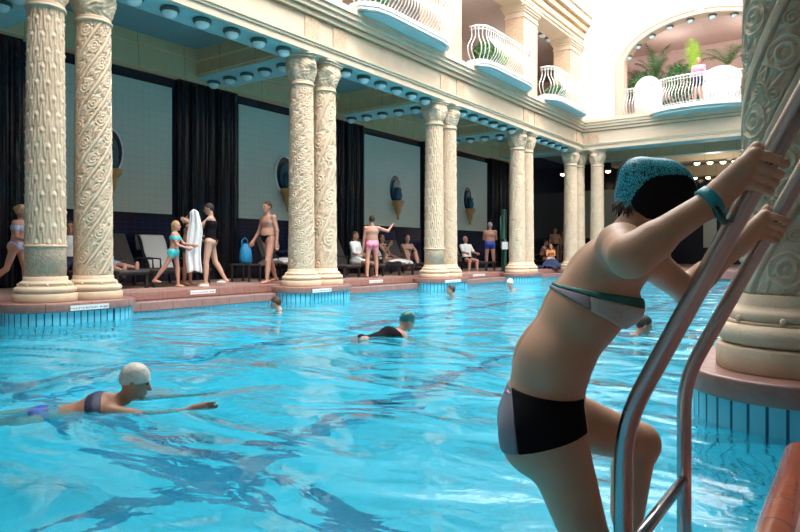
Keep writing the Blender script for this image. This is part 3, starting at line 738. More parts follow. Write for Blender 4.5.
# ------------------------------------------------------------------ ladder at the near edge
def ladder():
    X0, YA, YC = -.47, 1.594, 2.257
    t = thing('pool_ladder', 'brushed steel pool ladder with two slanting handrails in right foreground', 'ladder', (X0, (YA+YC)/2, FLOOR_P))
    off = Vector((X0, (YA+YC)/2, FLOOR_P))
    for y in (YA, YC):
        pts = [(X0, y, -1.5), (X0, y, -.2), (X0, y, .12)]
        A = Vector((X0, y, EYE-.42)); D = Vector((.405, 0, .81)).normalized()
        for k in range(7):        # fillet
            s_ = k/6; pts.append(tuple((A-UP*.10).lerp(A, s_).lerp(A.lerp(A+D*.10, s_), s_)))
        top = A + D*1.35
        pts += [tuple(A+D*d) for d in (.2, .5, .9, 1.2)]
        q0 = A+D*1.3
        for k in range(1, 9):
            a = k/8*math.radians(155); r_ = .16
            # arc turning over toward the deck
            cx = q0+Vector((D.z, 0, -D.x))*r_; v = -Vector((D.z, 0, -D.x))
            ang = a; vv = v*math.cos(ang)+D*math.sin(ang); pts.append(tuple(cx+vv*r_))
        last = Vector(pts[-1]); pts.append((last.x+.02, y, .4)); pts.append((last.x+.02, y, 0.0))
        MB().tube([Vector(p)-off for p in pts], .0225, 20).build('handrail', ['steel'], t)
        MB().lathe([(.05, 0), (.05, .012), (.03, .02), (.022, .03)], Vector((last.x+.02, y, 0.0))-off, 20).build('floor_flange', ['steel'], t)
    for z in (-.085, -.33, -.58, -.83, -1.08):
        b = MB(); b.tube([Vector((X0, YA, z))-off, Vector((X0, YC, z))-off], .017, 14)
        b.build('rung', ['steel'], t)
    return t
ladder()

# ------------------------------------------------------------------ loungers
def lounger_proto():
    t = thing('sun_lounger', '', 'lounger', (0, 0, 0), 0, 'dark loungers along the gallery')
    b = MB(); b.box(-.30, .30, -.95, .38, .28, .33); bevel(b.build('seat', ['lounge_fabric'], t), .02)
    b = MB(); c, s_ = math.cos(math.radians(62)), math.sin(math.radians(62))
    v = [(-.30, .36, .29), (.30, .36, .29), (.30, .36+.86*c, .29+.86*s_), (-.30, .36+.86*c, .29+.86*s_)]; n_ = Vector((0, s_, -c))*.045
    v2 = [tuple(Vector(q)+n_) for q in v]; b.add(v+v2, [(0, 1, 2, 3), (7, 6, 5, 4), (0, 4, 5, 1), (1, 5, 6, 2), (2, 6, 7, 3), (3, 7, 4, 0)]); bevel(b.build('backrest', ['lounge_fabric'], t), .02)
    for x in (-.29, .29):
        for y in (-.85, .45): MB().box(x-.022, x+.022, y-.03, y+.03, 0, .30).build('leg', ['lounge_frame'], t)
        MB().tube([(x*1.05, -.1, .32), (x*1.05, -.08, .52), (x*1.05, .35, .54), (x*1.05, .50, .50)], .018, 8).build('armrest', ['lounge_frame'], t)
    MB().box(-.31, .31, -.90, .42, .24, .285).build('frame', ['lounge_frame'], t)
    return t
LP = lounger_proto(); _first = [True]
def lounger(px, X, label, rot=0):
    o = LP if _first[0] else copy_tree(LP); _first[0] = False
    p = atX(px, X); o.location = p; o.rotation_euler = (0, 0, PI/2+rot); o['label'] = label; return o
lounger(68, -11.6, 'dark lounger holding a seated person between first two columns')
lounger(106, -11.5, 'dark lounger whose occupant shows only bare feet, right of second column')
lounger(137, -11.6, 'empty dark lounger with tall backrest right of the bare feet', .1)
lounger(171, -11.7, 'dark lounger with white towel hung over its back behind the small girl')
lounger(285, -11.5, 'dark lounger with blue and white cloth behind the walking man')
lounger(352, -11.4, 'dark lounger under the seated person in white shirt')
lounger(384, -11.3, 'dark lounger just right of the person in pink trunks', -.1)
lounger(408, -11.4, 'dark lounger behind the left column of the third pair', -.1)
lounger(469, -11.3, 'dark lounger seating the grey-haired reader beyond the third pair')
lounger(541, -11.4, 'dark lounger with a seated figure beyond the fourth pair')
lounger(327, -11.5, 'empty dark lounger just right of the second column pair')
p = atX(246, -11.1)
t = thing('side_stool', 'small brown stool with thin legs carrying a bright blue bag', 'stool', p, .2)
bevel(MB().box(-.26, .26, -.22, .22, .36, .40).build('seat', ['terracotta' if 0 else 'lounge_fabric'], t), .01)
for x in (-.23, .23):
    for y in (-.19, .19): MB().box(x-.018, x+.018, y-.018, y+.018, 0, .37).build('leg', ['lounge_frame'], t)
mat('blue_bag', (.02, .30, .62), .5, bump=.6, bscale=14)
b = MB(); b.lathe([(.11, 0), (.15, .04), (.15, .18), (.13, .32), (.08, .42), (.03, .45)], seg=20)
o = MB().add([(x*.8-.05*z_, y*1.0, z_) for x, y, z_ in b.v], b.f, 0, True).build('bag', ['blue_bag']); o.location = p+UP*.40
MB().tube([(-.05, -.09, .36), (-.04, -.08, .52), (-.03, 0, .58), (-.04, .08, .52), (-.05, .09, .36)], .012, 8).build('handle', ['blue_bag'], o)
tag(o, 'bright blue bag standing on the small stool left of the walking man', 'bag')

# ------------------------------------------------------------------ cloths
def cloth_sheet(name, pts_fn, nu, nv, m, thick=.012):
    V = []; 
    for i in range(nu):
        for j in range(nv): V.append(pts_fn(i/(nu-1), j/(nv-1)))
    F = [(i*nv+j, (i+1)*nv+j, (i+1)*nv+j+1, i*nv+j+1) for i in range(nu-1) for j in range(nv-1)]
    o = link(name, np_mesh(name, V, F, m)); s_ = o.modifiers.new('solid', 'SOLIDIFY'); s_.thickness = thick; s_.offset = 0; return o
c, s_ = math.cos(math.radians(62)), math.sin(math.radians(62))
def on_back(u, v):   # over the lounger back: v from seat front side up and over
    L_ = v*1.15; w_ = (u-.5)*.56+.012*math.sin(v*14)
    if L_ < .80: return (w_, .35+L_*c-.03, .31+L_*s_+.01)
    k = L_-.80; return (w_, .35+.80*c+.10+.02*math.sin(u*18), .31+.80*s_+.04-k)
o = cloth_sheet('beach_towel', on_back, 16, 30, 'towel'); q = atX(171, -11.7); o.location = q; o.rotation_euler = (0, 0, PI/2); tag(o, 'white towel hung over a dark lounger back behind the small girl', 'towel')
def crumpled(u, v): return ((u-.5)*.62, (v-.5)*.9, .34+.10*abs(math.sin(u*5+v*3))*math.sin(PI*v)+.05*math.sin(u*13+v*9))
o = cloth_sheet('crumpled_towel', crumpled, 24, 30, 'towel'); o.location = atX(281, -11.35)+UP*.04; o.rotation_euler = (0, 0, PI/2); tag(o, 'crumpled white towel on lounger behind the walking man', 'towel')
o = cloth_sheet('dark_blue_cloth', crumpled, 24, 30, 'towel_blue'); o.location = atX(290, -11.8)+UP*.08; o.rotation_euler = (0, 0, PI/2); o.scale = (.9, .7, 1.4); tag(o, 'dark blue cloth lying behind the crumpled white towel', 'cloth')
o = cloth_sheet('striped_towel', crumpled, 20, 24, 'towel'); o.location = atX(398, -10.75)+UP*.03; o.rotation_euler = (0, 0, PI/2); o.scale = (.8, .8, .9); tag(o, 'white towel on lounger end left of the third column pair', 'towel')
o = cloth_sheet('white_towel', on_back, 12, 24, 'towel'); o.location = atX(390, -11.75)+UP*.12; o.rotation_euler = (0, 0, PI/2); o.scale = (.8, 1, 1); tag(o, 'white towel over lounger back above the dark-haired woman', 'towel')
# blue towel heap over the kerb near the corner
def heap(u, v): return ((u-.5)*1.3, (v-.5)*.8, .03+.30*math.sin(PI*u)*math.sin(PI*min(1, v*1.15))+.05*math.sin(u*17+v*5)+.03*math.sin(v*21))
p = G(547, 271.5); o = cloth_sheet('blue_towel_heap', heap, 40, 28, 'towel_blue', .03); o.scale = (.85, .85, 1); p = atX(551, -9.95); o.location = (p.x, p.y, .02); o.rotation_euler = (0, 0, PI/2-.2); tag(o, 'heap of dark blue patterned towels on the deck edge near the corner', 'towel')

# ------------------------------------------------------------------ deck plates, lift pole
def plate(px, X, z, label, w_=.55, rz=0):
    p = atX(px, X, z); b = MB().box(-.008, .008, -w_/2, w_/2, 0, .07); o = b.build('depth_plate', ['sign_plate']); o.location = p; o.rotation_euler = (0, 0, rz); tag(o, label, 'sign', 'white depth plates on the pool edge')
plate(203, -9.74, -.10, 'white enamel depth plate on the kerb below the woman with towel')
plate(376, -9.74, -.10, 'white enamel depth plate on the kerb below the person in pink trunks')
plate(479, -9.74, -.10, 'white enamel depth plate on the kerb before the grey-haired reader', .8)
plate(90, -8.72, -.14, 'white enamel depth plate on ledge of first column pair')
plate(322, -8.72, -.14, 'white enamel depth plate on ledge of second column pair')
plate(453, -8.72, -.14, 'white enamel depth plate on ledge of third column pair', .8)
t = thing('pool_lift', 'tall dark green post with side arm standing at pool edge', 'lift post', atX(504, -9.9))
MB().lathe([(.15, 0), (.15, .03), (.09, .05), (.09, 2.05), (.07, 2.12)], seg=20).build('post', ['green_metal'], t)
MB().tube([(0, -.12, 1.9), (.02, -.30, 1.85), (.05, -.34, 1.2), (.05, -.34, .8)], .025, 8).build('arm', ['green_metal'], t)
MB().tube([(.25, -.42, -.5), (.25, -.42, 1.05), (.1, -.34, 1.12)], .05, 10).build('hanger', ['green_metal'], t)
MB().box(.18, .32, -.52, -.32, .75, 1.0).build('control_box', ['white_paint'], t)
# ------------------------------------------------------------------ implicit-surface bodies
class Field:
    def __init__(s, lo, hi, h):
        s.lo = np.array(lo, np.float32); s.h = h; s.n = [int(math.ceil((hi[i]-lo[i])/h))+1 for i in range(3)]
        s.ax = [s.lo[i]+np.arange(s.n[i], dtype=np.float32)*h for i in range(3)]; s.D = np.full(s.n, .06, np.float32)
    def _sub(s, bmin, bmax):
        sl = []
        for i in range(3):
            a = max(0, int((bmin[i]-s.lo[i])/s.h)); b = min(s.n[i], int((bmax[i]-s.lo[i])/s.h)+2)
            if a >= b: return None, None
            sl.append(slice(a, b))
        g = [s.ax[0][sl[0]][:, None, None], s.ax[1][sl[1]][None, :, None], s.ax[2][sl[2]][None, None, :]]
        return tuple(sl), g
    def _mix(s, sl, d, k, cut=False):
        D = s.D[sl]
        if cut: d = -d; h = np.clip(.5-.5*(D-d)/k, 0, 1); s.D[sl] = D+(d-D)*h+k*h*(1-h)
        else: h = np.clip(.5+.5*(d-D)/k, 0, 1); s.D[sl] = d+(D-d)*h-k*h*(1-h)
    def cone(s, a, b, ra, rb, k=.02, wide=None, q=1.0, cut=False):
        """tapered limb a-b; 'wide' is a unit vector along which the section is 1/q times wider"""
        a = np.array(a, np.float32); b = np.array(b, np.float32); r = max(ra, rb)/min(q, 1)+k+.02
        sl, g = s._sub(np.minimum(a, b)-r, np.maximum(a, b)+r)
        if sl is None: return s
        p = [g[i]-a[i] for i in range(3)]; ba = b-a
        if wide is not None:
            t = np.array(wide, np.float32); t /= np.linalg.norm(t); pt = (p[0]*t[0]+p[1]*t[1]+p[2]*t[2])*(q-1)
            p = [p[i]+t[i]*pt for i in range(3)]; ba = ba+t*(ba@t)*(q-1)
        hh = np.clip((p[0]*ba[0]+p[1]*ba[1]+p[2]*ba[2])/max(1e-9, float(ba@ba)), 0, 1)
        d = np.sqrt((p[0]-hh*ba[0])**2+(p[1]-hh*ba[1])**2+(p[2]-hh*ba[2])**2)-(ra+(rb-ra)*hh)
        s._mix(sl, d.astype(np.float32), k, cut); return s
    def ell(s, c, r, axes=None, k=.02, cut=False):
        c = np.array(c, np.float32); m = max(r)+k+.02; sl, g = s._sub(c-m, c+m)
        if sl is None: return s
        p = [g[i]-c[i] for i in range(3)]
        if axes is not None:
            A = [np.array(v, np.float32)/np.linalg.norm(v) for v in axes]; p = [p[0]*v[0]+p[1]*v[1]+p[2]*v[2] for v in A]
        k0 = np.sqrt((p[0]/r[0])**2+(p[1]/r[1])**2+(p[2]/r[2])**2); k1 = np.sqrt((p[0]/r[0]**2)**2+(p[1]/r[1]**2)**2+(p[2]/r[2]**2)**2)+1e-6
        s._mix(sl, (k0*(k0-1)/k1).astype(np.float32), k, cut); return s
    def half(s, c, n):          # signed distance, negative on the side n points away from
        n = np.array(n, np.float32); n /= np.linalg.norm(n)
        return (s.ax[0][:, None, None]-c[0])*n[0]+(s.ax[1][None, :, None]-c[1])*n[1]+(s.ax[2][None, None, :]-c[2])*n[2]
def surf(name, fld, D, mats, parent=None, mif=None):
    D = D.copy(); D[0] = D[-1] = .05; D[:, 0] = D[:, -1] = .05; D[:, :, 0] = D[:, :, -1] = .05
    D = np.clip(D, -.05, .05).astype(np.float64)
    g = openvdb.FloatGrid(.05); g.copyFromArray(D)
    P, Q = g.convertToQuads(0.0)
    if len(Q) == 0: return None
    P = np.asarray(P, np.float64)*fld.h+fld.lo; Q = np.asarray(Q, np.int64)
    a, b, c, d = (P[Q[:, i]] for i in range(4)); vol = np.einsum('ij,ij->i', a, np.cross(b, c)).sum()+np.einsum('ij,ij->i', a, np.cross(c, d)).sum()
    if vol < 0: Q = Q[:, ::-1]
    mi = mif(P[Q].mean(1)) if mif else None
    return link(name, np_mesh(name, P, Q, mats, True, mi), parent)

def skin(name, col): return mat(name, col, .48, var=.07, vscale=7, bump=.05, bscale=90, sss=.05, spec=.4)
skin('skin_fair', (.53, .31, .23)); skin('skin_pink', (.52, .27, .20)); skin('skin_tan', (.40, .20, .13)); skin('skin_mid', (.43, .24, .17))
mat('hair_dark', (.025, .015, .012), .5, bump=.8, bscale=60); mat('hair_brown', (.055, .026, .016), .5, bump=.8, bscale=60)
mat('hair_blonde', (.48, .28, .13), .5, bump=.8, bscale=60); mat('hair_grey', (.42, .38, .36), .6, bump=.8, bscale=60)
mat('eye_dark', (.02, .015, .015), .2); mat('lip', (.42, .13, .12), .4)
mat('cloth_black', (.006, .006, .010), .85, spec=.15); mat('cloth_white', (.78, .77, .76), .85, bump=.3, bscale=30); mat('cloth_turquoise', (.06, .55, .60), .7, bump=.3, bscale=40)
mat('cloth_blue', (.03, .07, .45), .6, var=.5, vscale=14); mat('cloth_pink', (.78, .28, .40), .6, var=.3, vscale=22); mat('cloth_pale_blue', (.42, .48, .78), .7, var=.4, vscale=25)
mat('cloth_orange', (.75, .28, .10), .7, var=.5, vscale=25); mat('cap_white', (.62, .58, .52), .45, bump=.5, bscale=26, var=.15, vscale=20); mat('cap_green', (.015, .16, .17), .35, var=.4, vscale=10)
mat('cloth_navy', (.02, .03, .08), .6)

def v3(*a): return np.array(a, float)
def limb(p, a, side): p = math.radians(p); a = math.radians(a); return v3(side*math.sin(a), math.sin(p)*math.cos(a), -math.cos(p)*math.cos(a))
def figure(label, pos, rz, height=1.72, lean=0, head=0, turn=0, aR=(5, 8, 12, 3), aL=(5, 8, 12, 3), lR=(0, 4, 0), lL=(0, 4, 0), hip=None, build=1.0, female=False,
           wear=(), hair=None, skinm='skin_fair', vox=.0085, face=True, rot=None, extra=None, name='person', group=None, feet=True, child=False, shoes=None):
    """local frame: faces +Y, right hand at +X. Angles in degrees: arm (upper pitch, upper spread, fore pitch, fore spread), leg (thigh pitch, spread, shin pitch)."""
    s = height/1.74; B = build
    # joints (pelvis at origin first)
    L = math.radians(lean); up = v3(0, math.sin(L), math.cos(L)); fw = v3(0, math.cos(L), -math.sin(L)); rt = v3(1, 0, 0)
    hipw = (.095 if female else .088)*s; shw = (.160 if female else .178)*s*B**.4
    pel = v3(0, 0, 0); waist = pel+up*.16*s; chest = pel+up*.36*s; neck = pel+up*.52*s
    J = {}
    low = 0
    for sd, lg, ar, K in ((1, lR, aR, 'R'), (-1, lL, aL, 'L')):
        h_ = pel+v3(sd*hipw, 0, -.03*s); kn = h_+limb(lg[0], lg[1], sd)*.43*s; an = kn+limb(lg[2], lg[1]*.3, sd)*.41*s
        sh = chest+up*.085*s+rt*sd*shw; el = sh+limb(ar[0], ar[1], sd)*.285*s; wr = el+limb(ar[2], ar[3], sd)*.245*s
        J[K] = (h_, kn, an, sh, el, wr, sd); low = min(low, an[2]-.075*s)
    off = v3(0, 0, (-low) if hip is None else hip)
    H = math.radians(lean*.5+head); hu = v3(0, math.sin(H), math.cos(H)); hf0 = v3(0, math.cos(H), -math.sin(H)); T = math.radians(turn)
    hf = hf0*math.cos(T)+rt*math.sin(T); hr = rt*math.cos(T)-hf0*math.sin(T)
    hc = neck+hu*.155*s+hf*.012*s
    pts = [hc+off, pel+off]+[p+off for K in 'RL' for p in J[K][:6]]
    lo = np.min(pts, 0)-.20*s; hi = np.max(pts, 0)+.20*s; lo[2] = max(lo[2], -.05) if rot is None else lo[2]
    F = Field(lo, hi, vox)
    O = lambda p: p+off
    q = .62
    hb = 1.06 if female else 1.0
    wr_ = .088 if female else .098; cr_ = .112 if female else .106
    F.cone(O(pel+up*.0), O(waist), .105*s*B*hb, wr_*s*B, .04, rt, .66)
    F.cone(O(waist), O(chest), wr_*s*B, cr_*s*B**.6, .05, rt, .66)
    F.cone(O(chest), O(neck-up*.06*s), (cr_-.004)*s*B**.6, .05*s, .06, rt, .62)
    F.cone(O(neck-up*.06*s), O(neck+hu*.07*s), .052*s, .05*s, .02)
    if B > 1.05: F.ell(O(pel+up*.10*s+fw*.045*s*B), (.13*s*B, .09*s*B, .12*s), None, .05)
    for sd in (1, -1):
        F.ell(O(pel+rt*sd*.07*s-fw*.055*s-up*.02*s), (.085*s, .085*s, .09*s), None, .04)
        if female and not child: F.ell(O(chest+rt*sd*.075*s+fw*.095*s-up*.0*s), (.058*s, .055*s, .06*s), None, .02)
        elif not child: F.ell(O(chest+rt*sd*.07*s+fw*.045*s+up*.01*s), (.08*s, .036*s, .08*s), None, .08)
    tk = B**.5*(.92 if child else 1)
    for K in 'RL':
        h_, kn, an, sh, el, wr, sd = [O(x) if isinstance(x, np.ndarray) else x for x in J[K]]
        F.cone(h_, kn, .086*s*tk, .054*s*tk, .035); cd = (an-kn)/np.linalg.norm(an-kn); back = np.cross(v3(1, 0, 0), cd); 
        if back[1] > 0: back = -back
        F.cone(kn, an, .053*s*tk, .036*s, .02); F.cone(kn+cd*.07*s+back*.018*s, kn+cd*.22*s+back*.012*s, .044*s*tk, .038*s*tk, .03)
        fd = v3(sd*.12, 1, 0); 
        if feet:
            fd = np.cross(v3(1, 0, 0), -cd)*-1; fd = fd if fd[1] > 0 or rot is not None else -fd
            if abs(cd[2]) > .75 and rot is None: fd = v3(sd*.15, 1, -.05)
            elif rot is not None: fd = cd*.9+v3(0, .3, 0)
            fd /= np.linalg.norm(fd); hl = an-v3(0, 0, .035*s) if rot is None else an
            F.cone(hl-fd*.04*s, hl+fd*.10*s, .034*s, .030*s, .02); F.cone(hl+fd*.08*s-v3(0, 0, .008*s), hl+fd*.16*s-v3(0, 0, .012*s), .028*s, .019*s, .015, v3(1, 0, 0), .6)
        F.cone(chest+off+up*.07*s+rt*sd*.06*s, sh, .06*s, .055*s*tk, .03); F.cone(sh, el, .051*s*tk, .038*s*tk, .025); F.cone(el, wr, .038*s*tk, .026*s, .015)
        d = (wr-el)/np.linalg.norm(wr-el); side = np.cross(d, v3(1, 0, 0)); side = side/max(1e-6, np.linalg.norm(side)); nrm = np.cross(d, side)
        F.cone(wr, wr+d*.075*s, .024*s, .026*s, .012, side, .6)
        for f in range(4):
            o = side*(f-1.5)*.0215*s; l_ = (.060, .072, .066, .050)[f]*s; a = wr+d*.085*s+o; m = a+d*l_*.55+nrm*sd*-.008*s; e = m+d*l_*.5+nrm*sd*-.022*s
            F.cone(a, m, .0105*s, .0095*s, .004); F.cone(m, e, .0095*s, .008*s, .004)
        a = wr+d*.02*s+side*.025*s; F.cone(a, a+d*.045*s+side*.03*s, .013*s, .010*s, .006); F.cone(a+d*.045*s+side*.03*s, a+d*.075*s+side*.032*s, .010*s, .009*s, .004)
    hs = s*(1.10 if child else 1.0)
    hc = O(hc); hax = (hr, hf, hu)
    F.ell(hc+hu*.012*hs, (.074*hs, .092*hs, .098*hs), hax, .02); F.ell(hc+hf*.030*hs-hu*.055*hs, (.052*hs, .058*hs, .058*hs), hax, .03)
    F.cone(hc+hf*.088*hs+hu*.005*hs, hc+hf*.108*hs-hu*.028*hs, .009*hs, .014*hs, .010)
    F.ell(hc+hf*.085*hs-hu*.060*hs, (.024*hs, .014*hs, .010*hs), hax, .01); F.ell(hc+hf*.074*hs-hu*.092*hs, (.026*hs, .022*hs, .02*hs), hax, .015)
    for sd in (1, -1):
        F.ell(hc+hr*sd*.076*hs-hu*.015*hs-hf*.005*hs, (.011*hs, .020*hs, .030*hs), hax, .006)
        F.ell(hc+hr*sd*.030*hs+hf*.095*hs+hu*.008*hs, (.014*hs, .010*hs, .009*hs), hax, .01, cut=True)
    t = thing(name, label, 'person', tuple(pos), rz, group)
    if rot is not None: t.rotation_euler = rot
    surf('body', F, F.D, skinm, t)
    if face:
        for sd in (1, -1):
            MB().sphere(tuple(hc+hr*sd*.030*hs+hf*.080*hs+hu*.008*hs), .011*hs, 10, 8).build('eye', ['eye_dark'], t)
        MB().sphere(tuple(hc+hf*.094*hs-hu*.060*hs), .019*hs, 10, 8, zs=(1, .45, .32)).build('mouth', ['lip'], t)
    # clothing: shells of the body
    P = O(pel); Wp = O(waist); C = O(chest)
    legcut = lambda z_: np.maximum.reduce([-F.half(J[K][0]+off-limb((lR if K == 'R' else lL)[0], 5, 1)*(-z_)*s, limb((lR if K == 'R' else lL)[0], 0, 1)*-1) for K in 'RL'])
    for kind, m in wear:
        if kind in ('briefs', 'trunks', 'shorts', 'skirt'):
            th, top, leg = {'briefs': (.004, .085, .02), 'trunks': (.006, .10, .14), 'shorts': (.014, .13, .26), 'skirt': (.012, .06, .12)}[kind]
            R = F.half(P+up*top*s, up)
            # lower limit: along each thigh
            low_ = None
            for K in 'RL':
                h_, kn, sd = J[K][0]+off, J[K][1]+off, J[K][6]; td = (kn-h_)/np.linalg.norm(kn-h_)
                nd = td+(v3(sd*.9, 0, 0) if kind == 'briefs' else 0); e_ = F.half(h_+td*leg*s-(v3(sd*.03*s, 0, 0) if kind == 'briefs' else 0), nd)
                sdm = F.half(P, v3(-sd, 0, 0))   # negative on this side
                e_ = np.where(sdm < 0, e_, -1); low_ = e_ if low_ is None else np.maximum(low_, e_)
            # keep away from arms and hands
            sidek = np.abs(F.ax[0][:, None, None]-P[0])-(.215*s*B)
            D = np.maximum(np.maximum(F.D-th*s, R), np.maximum(low_, sidek))
            far = np.sqrt((F.ax[0][:, None, None]-P[0])**2+(F.ax[1][None, :, None]-P[1])**2+(F.ax[2][None, None, :]-P[2])**2)-(.20 if kind == 'briefs' else .26 if kind != 'shorts' else .40)*s*max(1, B)
            surf(kind, F, np.maximum(D, far), m, t)
        else:
            lo_, hi_, th = {'bikini_top': (-.055, .045, .004), 'swimsuit': (-.60, .06, .005), 'shirt': (-.32, .15, .012), 'vest': (-.36, .10, .008)}[kind]
            R = np.maximum(F.half(C+up*hi_*s, up), -F.half(C+up*lo_*s, up))
            G_ = Field(lo, hi, vox); G_.cone(P, Wp, .125*s*B, .108*s*B, .03, rt, .66); G_.cone(Wp, C, .108*s*B, .135*s*B**.6, .04, rt, .68); G_.cone(C, O(neck), .135*s*B**.6, .10*s, .04, rt, .52)
            G_.ell(C+fw*.10*s, (.15*s, .09*s, .10*s), None, .02); G_.ell(P, (.17*s*B, .15*s*B, .14*s), None, .04)
            if kind == 'shirt':
                for K in 'RL':
                    sh, el = J[K][3]+off, J[K][4]+off; G_.cone(sh, sh+(el-sh)*.75, .075*s, .070*s, .02)
                R = F.half(C+up*.16*s, up); R = np.maximum(R, -F.half(C+up*lo_*s, up))
                if lean or hip is not None: pass
            if kind == 'swimsuit':
                low_ = None
                for K in 'RL':
                    h_, kn, sd = J[K][0]+off, J[K][1]+off, J[K][6]; td = (kn-h_)/np.linalg.norm(kn-h_)
                    e_ = F.half(h_-v3(sd*.03*s, 0, 0), td+v3(sd*.9, 0, 0)); e_ = np.where(F.half(P, v3(-sd, 0, 0)) < 0, e_, -1); low_ = e_ if low_ is None else np.maximum(low_, e_)
                R = np.maximum(F.half(C+up*hi_*s, up), low_)
            D = np.maximum(np.maximum(F.D-th*s, G_.D), R)
            surf(kind, F, D, m, t)
    if hair:
        kind, m = hair; Hh = Field(hc-.2*s, hc+.2*s, vox*.8)
        Hh.ell(hc+hu*.022*hs-hf*.008*hs, (.083*hs, .100*hs, .102*hs), hax, .01)
        if kind == 'bun': Hh.ell(hc+hu*.05*hs-hf*.10*hs, (.04*hs, .04*hs, .04*hs), hax, .015)
        if kind == 'long': Hh.cone(hc-hf*.04*hs, hc-hf*.055*hs-hu*.12*hs, .07*hs, .045*hs, .02)
        if kind == 'ponytail': Hh.cone(hc-hf*.09*hs+hu*.03*hs, hc-hf*.13*hs-hu*.10*hs, .03*hs, .02*hs, .02)
        n = {'cap': hu*1.0+hf*-.35, 'short': hu*.75-hf*.8}.get(kind, hu*.55-hf*.9); n = n/np.linalg.norm(n)
        Dh = np.maximum(Hh.D, -Hh.half(hc+n*(.0 if kind != 'cap' else -.012)*hs, n))
        if kind in ('long', 'ponytail', 'bun'):
            Dh = np.maximum(Hh.D, -Hh.half(hc+hf*.015*hs, -hf+hu*.35))
        surf('swim_cap' if kind == 'cap' else 'hair', Hh, Dh, m, t)
    if shoes:
        for K in 'RL':
            an, sd = J[K][2]+off, J[K][6]; b = MB(); c0 = an-v3(0, 0, .062*s)+v3(sd*.012, .055, 0)*s
            b.sphere(tuple(c0), .13*s, 14, 8, zs=(.42, 1, .26)); b.build('slipper', [shoes], t)
    return t

FR, FL, FA, FC = math.radians(-54.4), math.radians(125.6), math.radians(35.6), math.radians(215.6)
D2 = math.radians
# -- people on the far deck
p = G(14, 292); figure('girl in pale blue bikini walking behind the leftmost column', atX(17, -10.6), FR, 1.40, lean=8, head=-5, aR=(10, 6, 70, 0), aL=(-25, 6, 5, 0), lR=(-18, 3, -50), lL=(12, 3, 5), female=True, child=True,
    wear=(('briefs', 'cloth_pale_blue'), ('bikini_top', 'cloth_pale_blue')), hair=('bun', 'hair_blonde'), skinm='skin_pink')
figure('small girl in turquoise swimsuit walking toward the towel', atX(174, -10.35), FR+.05, 1.24, lean=4, head=0, aR=(20, 4, 70, -10), aL=(35, 4, 80, -10), lR=(-28, 3, -38), lL=(8, 3, 2), female=True, child=True,
    wear=(('bikini_top', 'cloth_turquoise'), ('skirt', 'cloth_turquoise')), hair=('long', 'hair_blonde'), skinm='skin_pink')
figure('dark-haired child half hidden behind the hanging white towel', atX(187, -10.75), FR, 1.45, lean=10, head=5, aR=(40, 5, 60, 0), aL=(45, 5, 70, 0), lR=(0, 3, -4), lL=(5, 3, 0), child=True,
    wear=(('trunks', 'cloth_navy'),), hair=('short', 'hair_dark'), skinm='skin_tan')
WT = atX(210, -10.25)
figure('woman in black swimsuit holding up a long white towel', WT, FL+.1, 1.62, lean=-3, head=14, aR=(55, 6, 125, 0), aL=(50, 6, 120, 0), lR=(-12, 3, -30), lL=(8, 3, 0), female=True,
    wear=(('swimsuit', 'cloth_black'),), hair=('short', 'hair_dark'), skinm='skin_fair', shoes='white_paint')
def hang(u, v):   # towel held at the top corners
    x = (u-.5)*(.13+.14*min(1, v*3)); return (x+.02*math.sin(v*7), .035*math.sin(u*15+v*2)*(1-.4*v)+.02*v, -v*1.16-.10*abs(u-.5))
o = cloth_sheet('hanging_towel', hang, 30, 40, 'towel', .02); q = atX(194, -10.2); o.location = q+UP*1.47; o.rotation_euler = (0, 0, YAW+.15); tag(o, 'long white towel held up by the woman in black swimsuit', 'towel')
figure('man in black briefs walking on the deck left of second column pair', atX(269, -10.1), FC-.75, 1.74, lean=2, head=4, aR=(8, 16, 30, 10), aL=(-8, 12, 4, 4), lR=(-14, 3, -22), lL=(14, 3, 4), build=1.18,
    wear=(('briefs', 'cloth_black'),), hair=('short', 'hair_brown'), skinm='skin_pink')
figure('person in pink patterned trunks seen from behind with raised arm', atX(372, -10.2), FA+.15, 1.60, head=0, aR=(20, 72, 130, 30), aL=(3, 8, 5, 5), lR=(4, 5, 0), lL=(-6, 6, -8), female=False, build=1.0,
    wear=(('trunks', 'cloth_pink'),), hair=('short', 'hair_dark'), skinm='skin_pink', face=False)
figure('man in bright blue trunks seen from behind beside the green post', atX(490, -10.6), FA-.1, 1.72, head=4, aR=(25, 8, 95, -20), aL=(25, 8, 95, -20), lR=(0, 5, 0), lL=(0, 5, 0), build=1.08,
    wear=(('trunks', 'cloth_blue'),), hair=('short', 'hair_grey'), skinm='skin_pink', face=False)
figure('man in dark briefs standing in shade left of the corner columns', atX(555, -11.0), FC-.2, 1.74, aR=(5, 10, 10, 5), aL=(5, 10, 10, 5), wear=(('briefs', 'cloth_black'),), hair=('short', 'hair_dark'), skinm='skin_mid')
figure('bare-chested man half hidden beside the corner column', atX(563, -11.3), FC, 1.66, wear=(('trunks', 'cloth_navy'),), hair=('short', 'hair_brown'), skinm='skin_tan')
SIT = dict(hip=.44, lR=(82, 8, -4), lL=(82, 8, -4))
REC = dict(lean=-32, hip=.44)
def sit(px, X, label, rz=0, **k):
    a = dict(SIT); a.update(k); return figure(label, atX(px, X), -PI/2+rz, **a)
sit(70, -11.55, 'person in white shirt seated between the first two columns', -.4, lean=-8, aR=(30, 8, 70, -20), aL=(30, 8, 70, -20), wear=(('shirt', 'cloth_white'), ('shorts', 'cloth_navy')), hair=('short', 'hair_brown'), skinm='skin_tan')
sit(106, -11.75, 'person reclining behind second column with bare feet showing', 0, lean=-30, lR=(84, 4, 80), lL=(88, 4, 84), wear=(('shorts', 'cloth_pale_blue'),), hair=('short', 'hair_dark'), skinm='skin_pink')
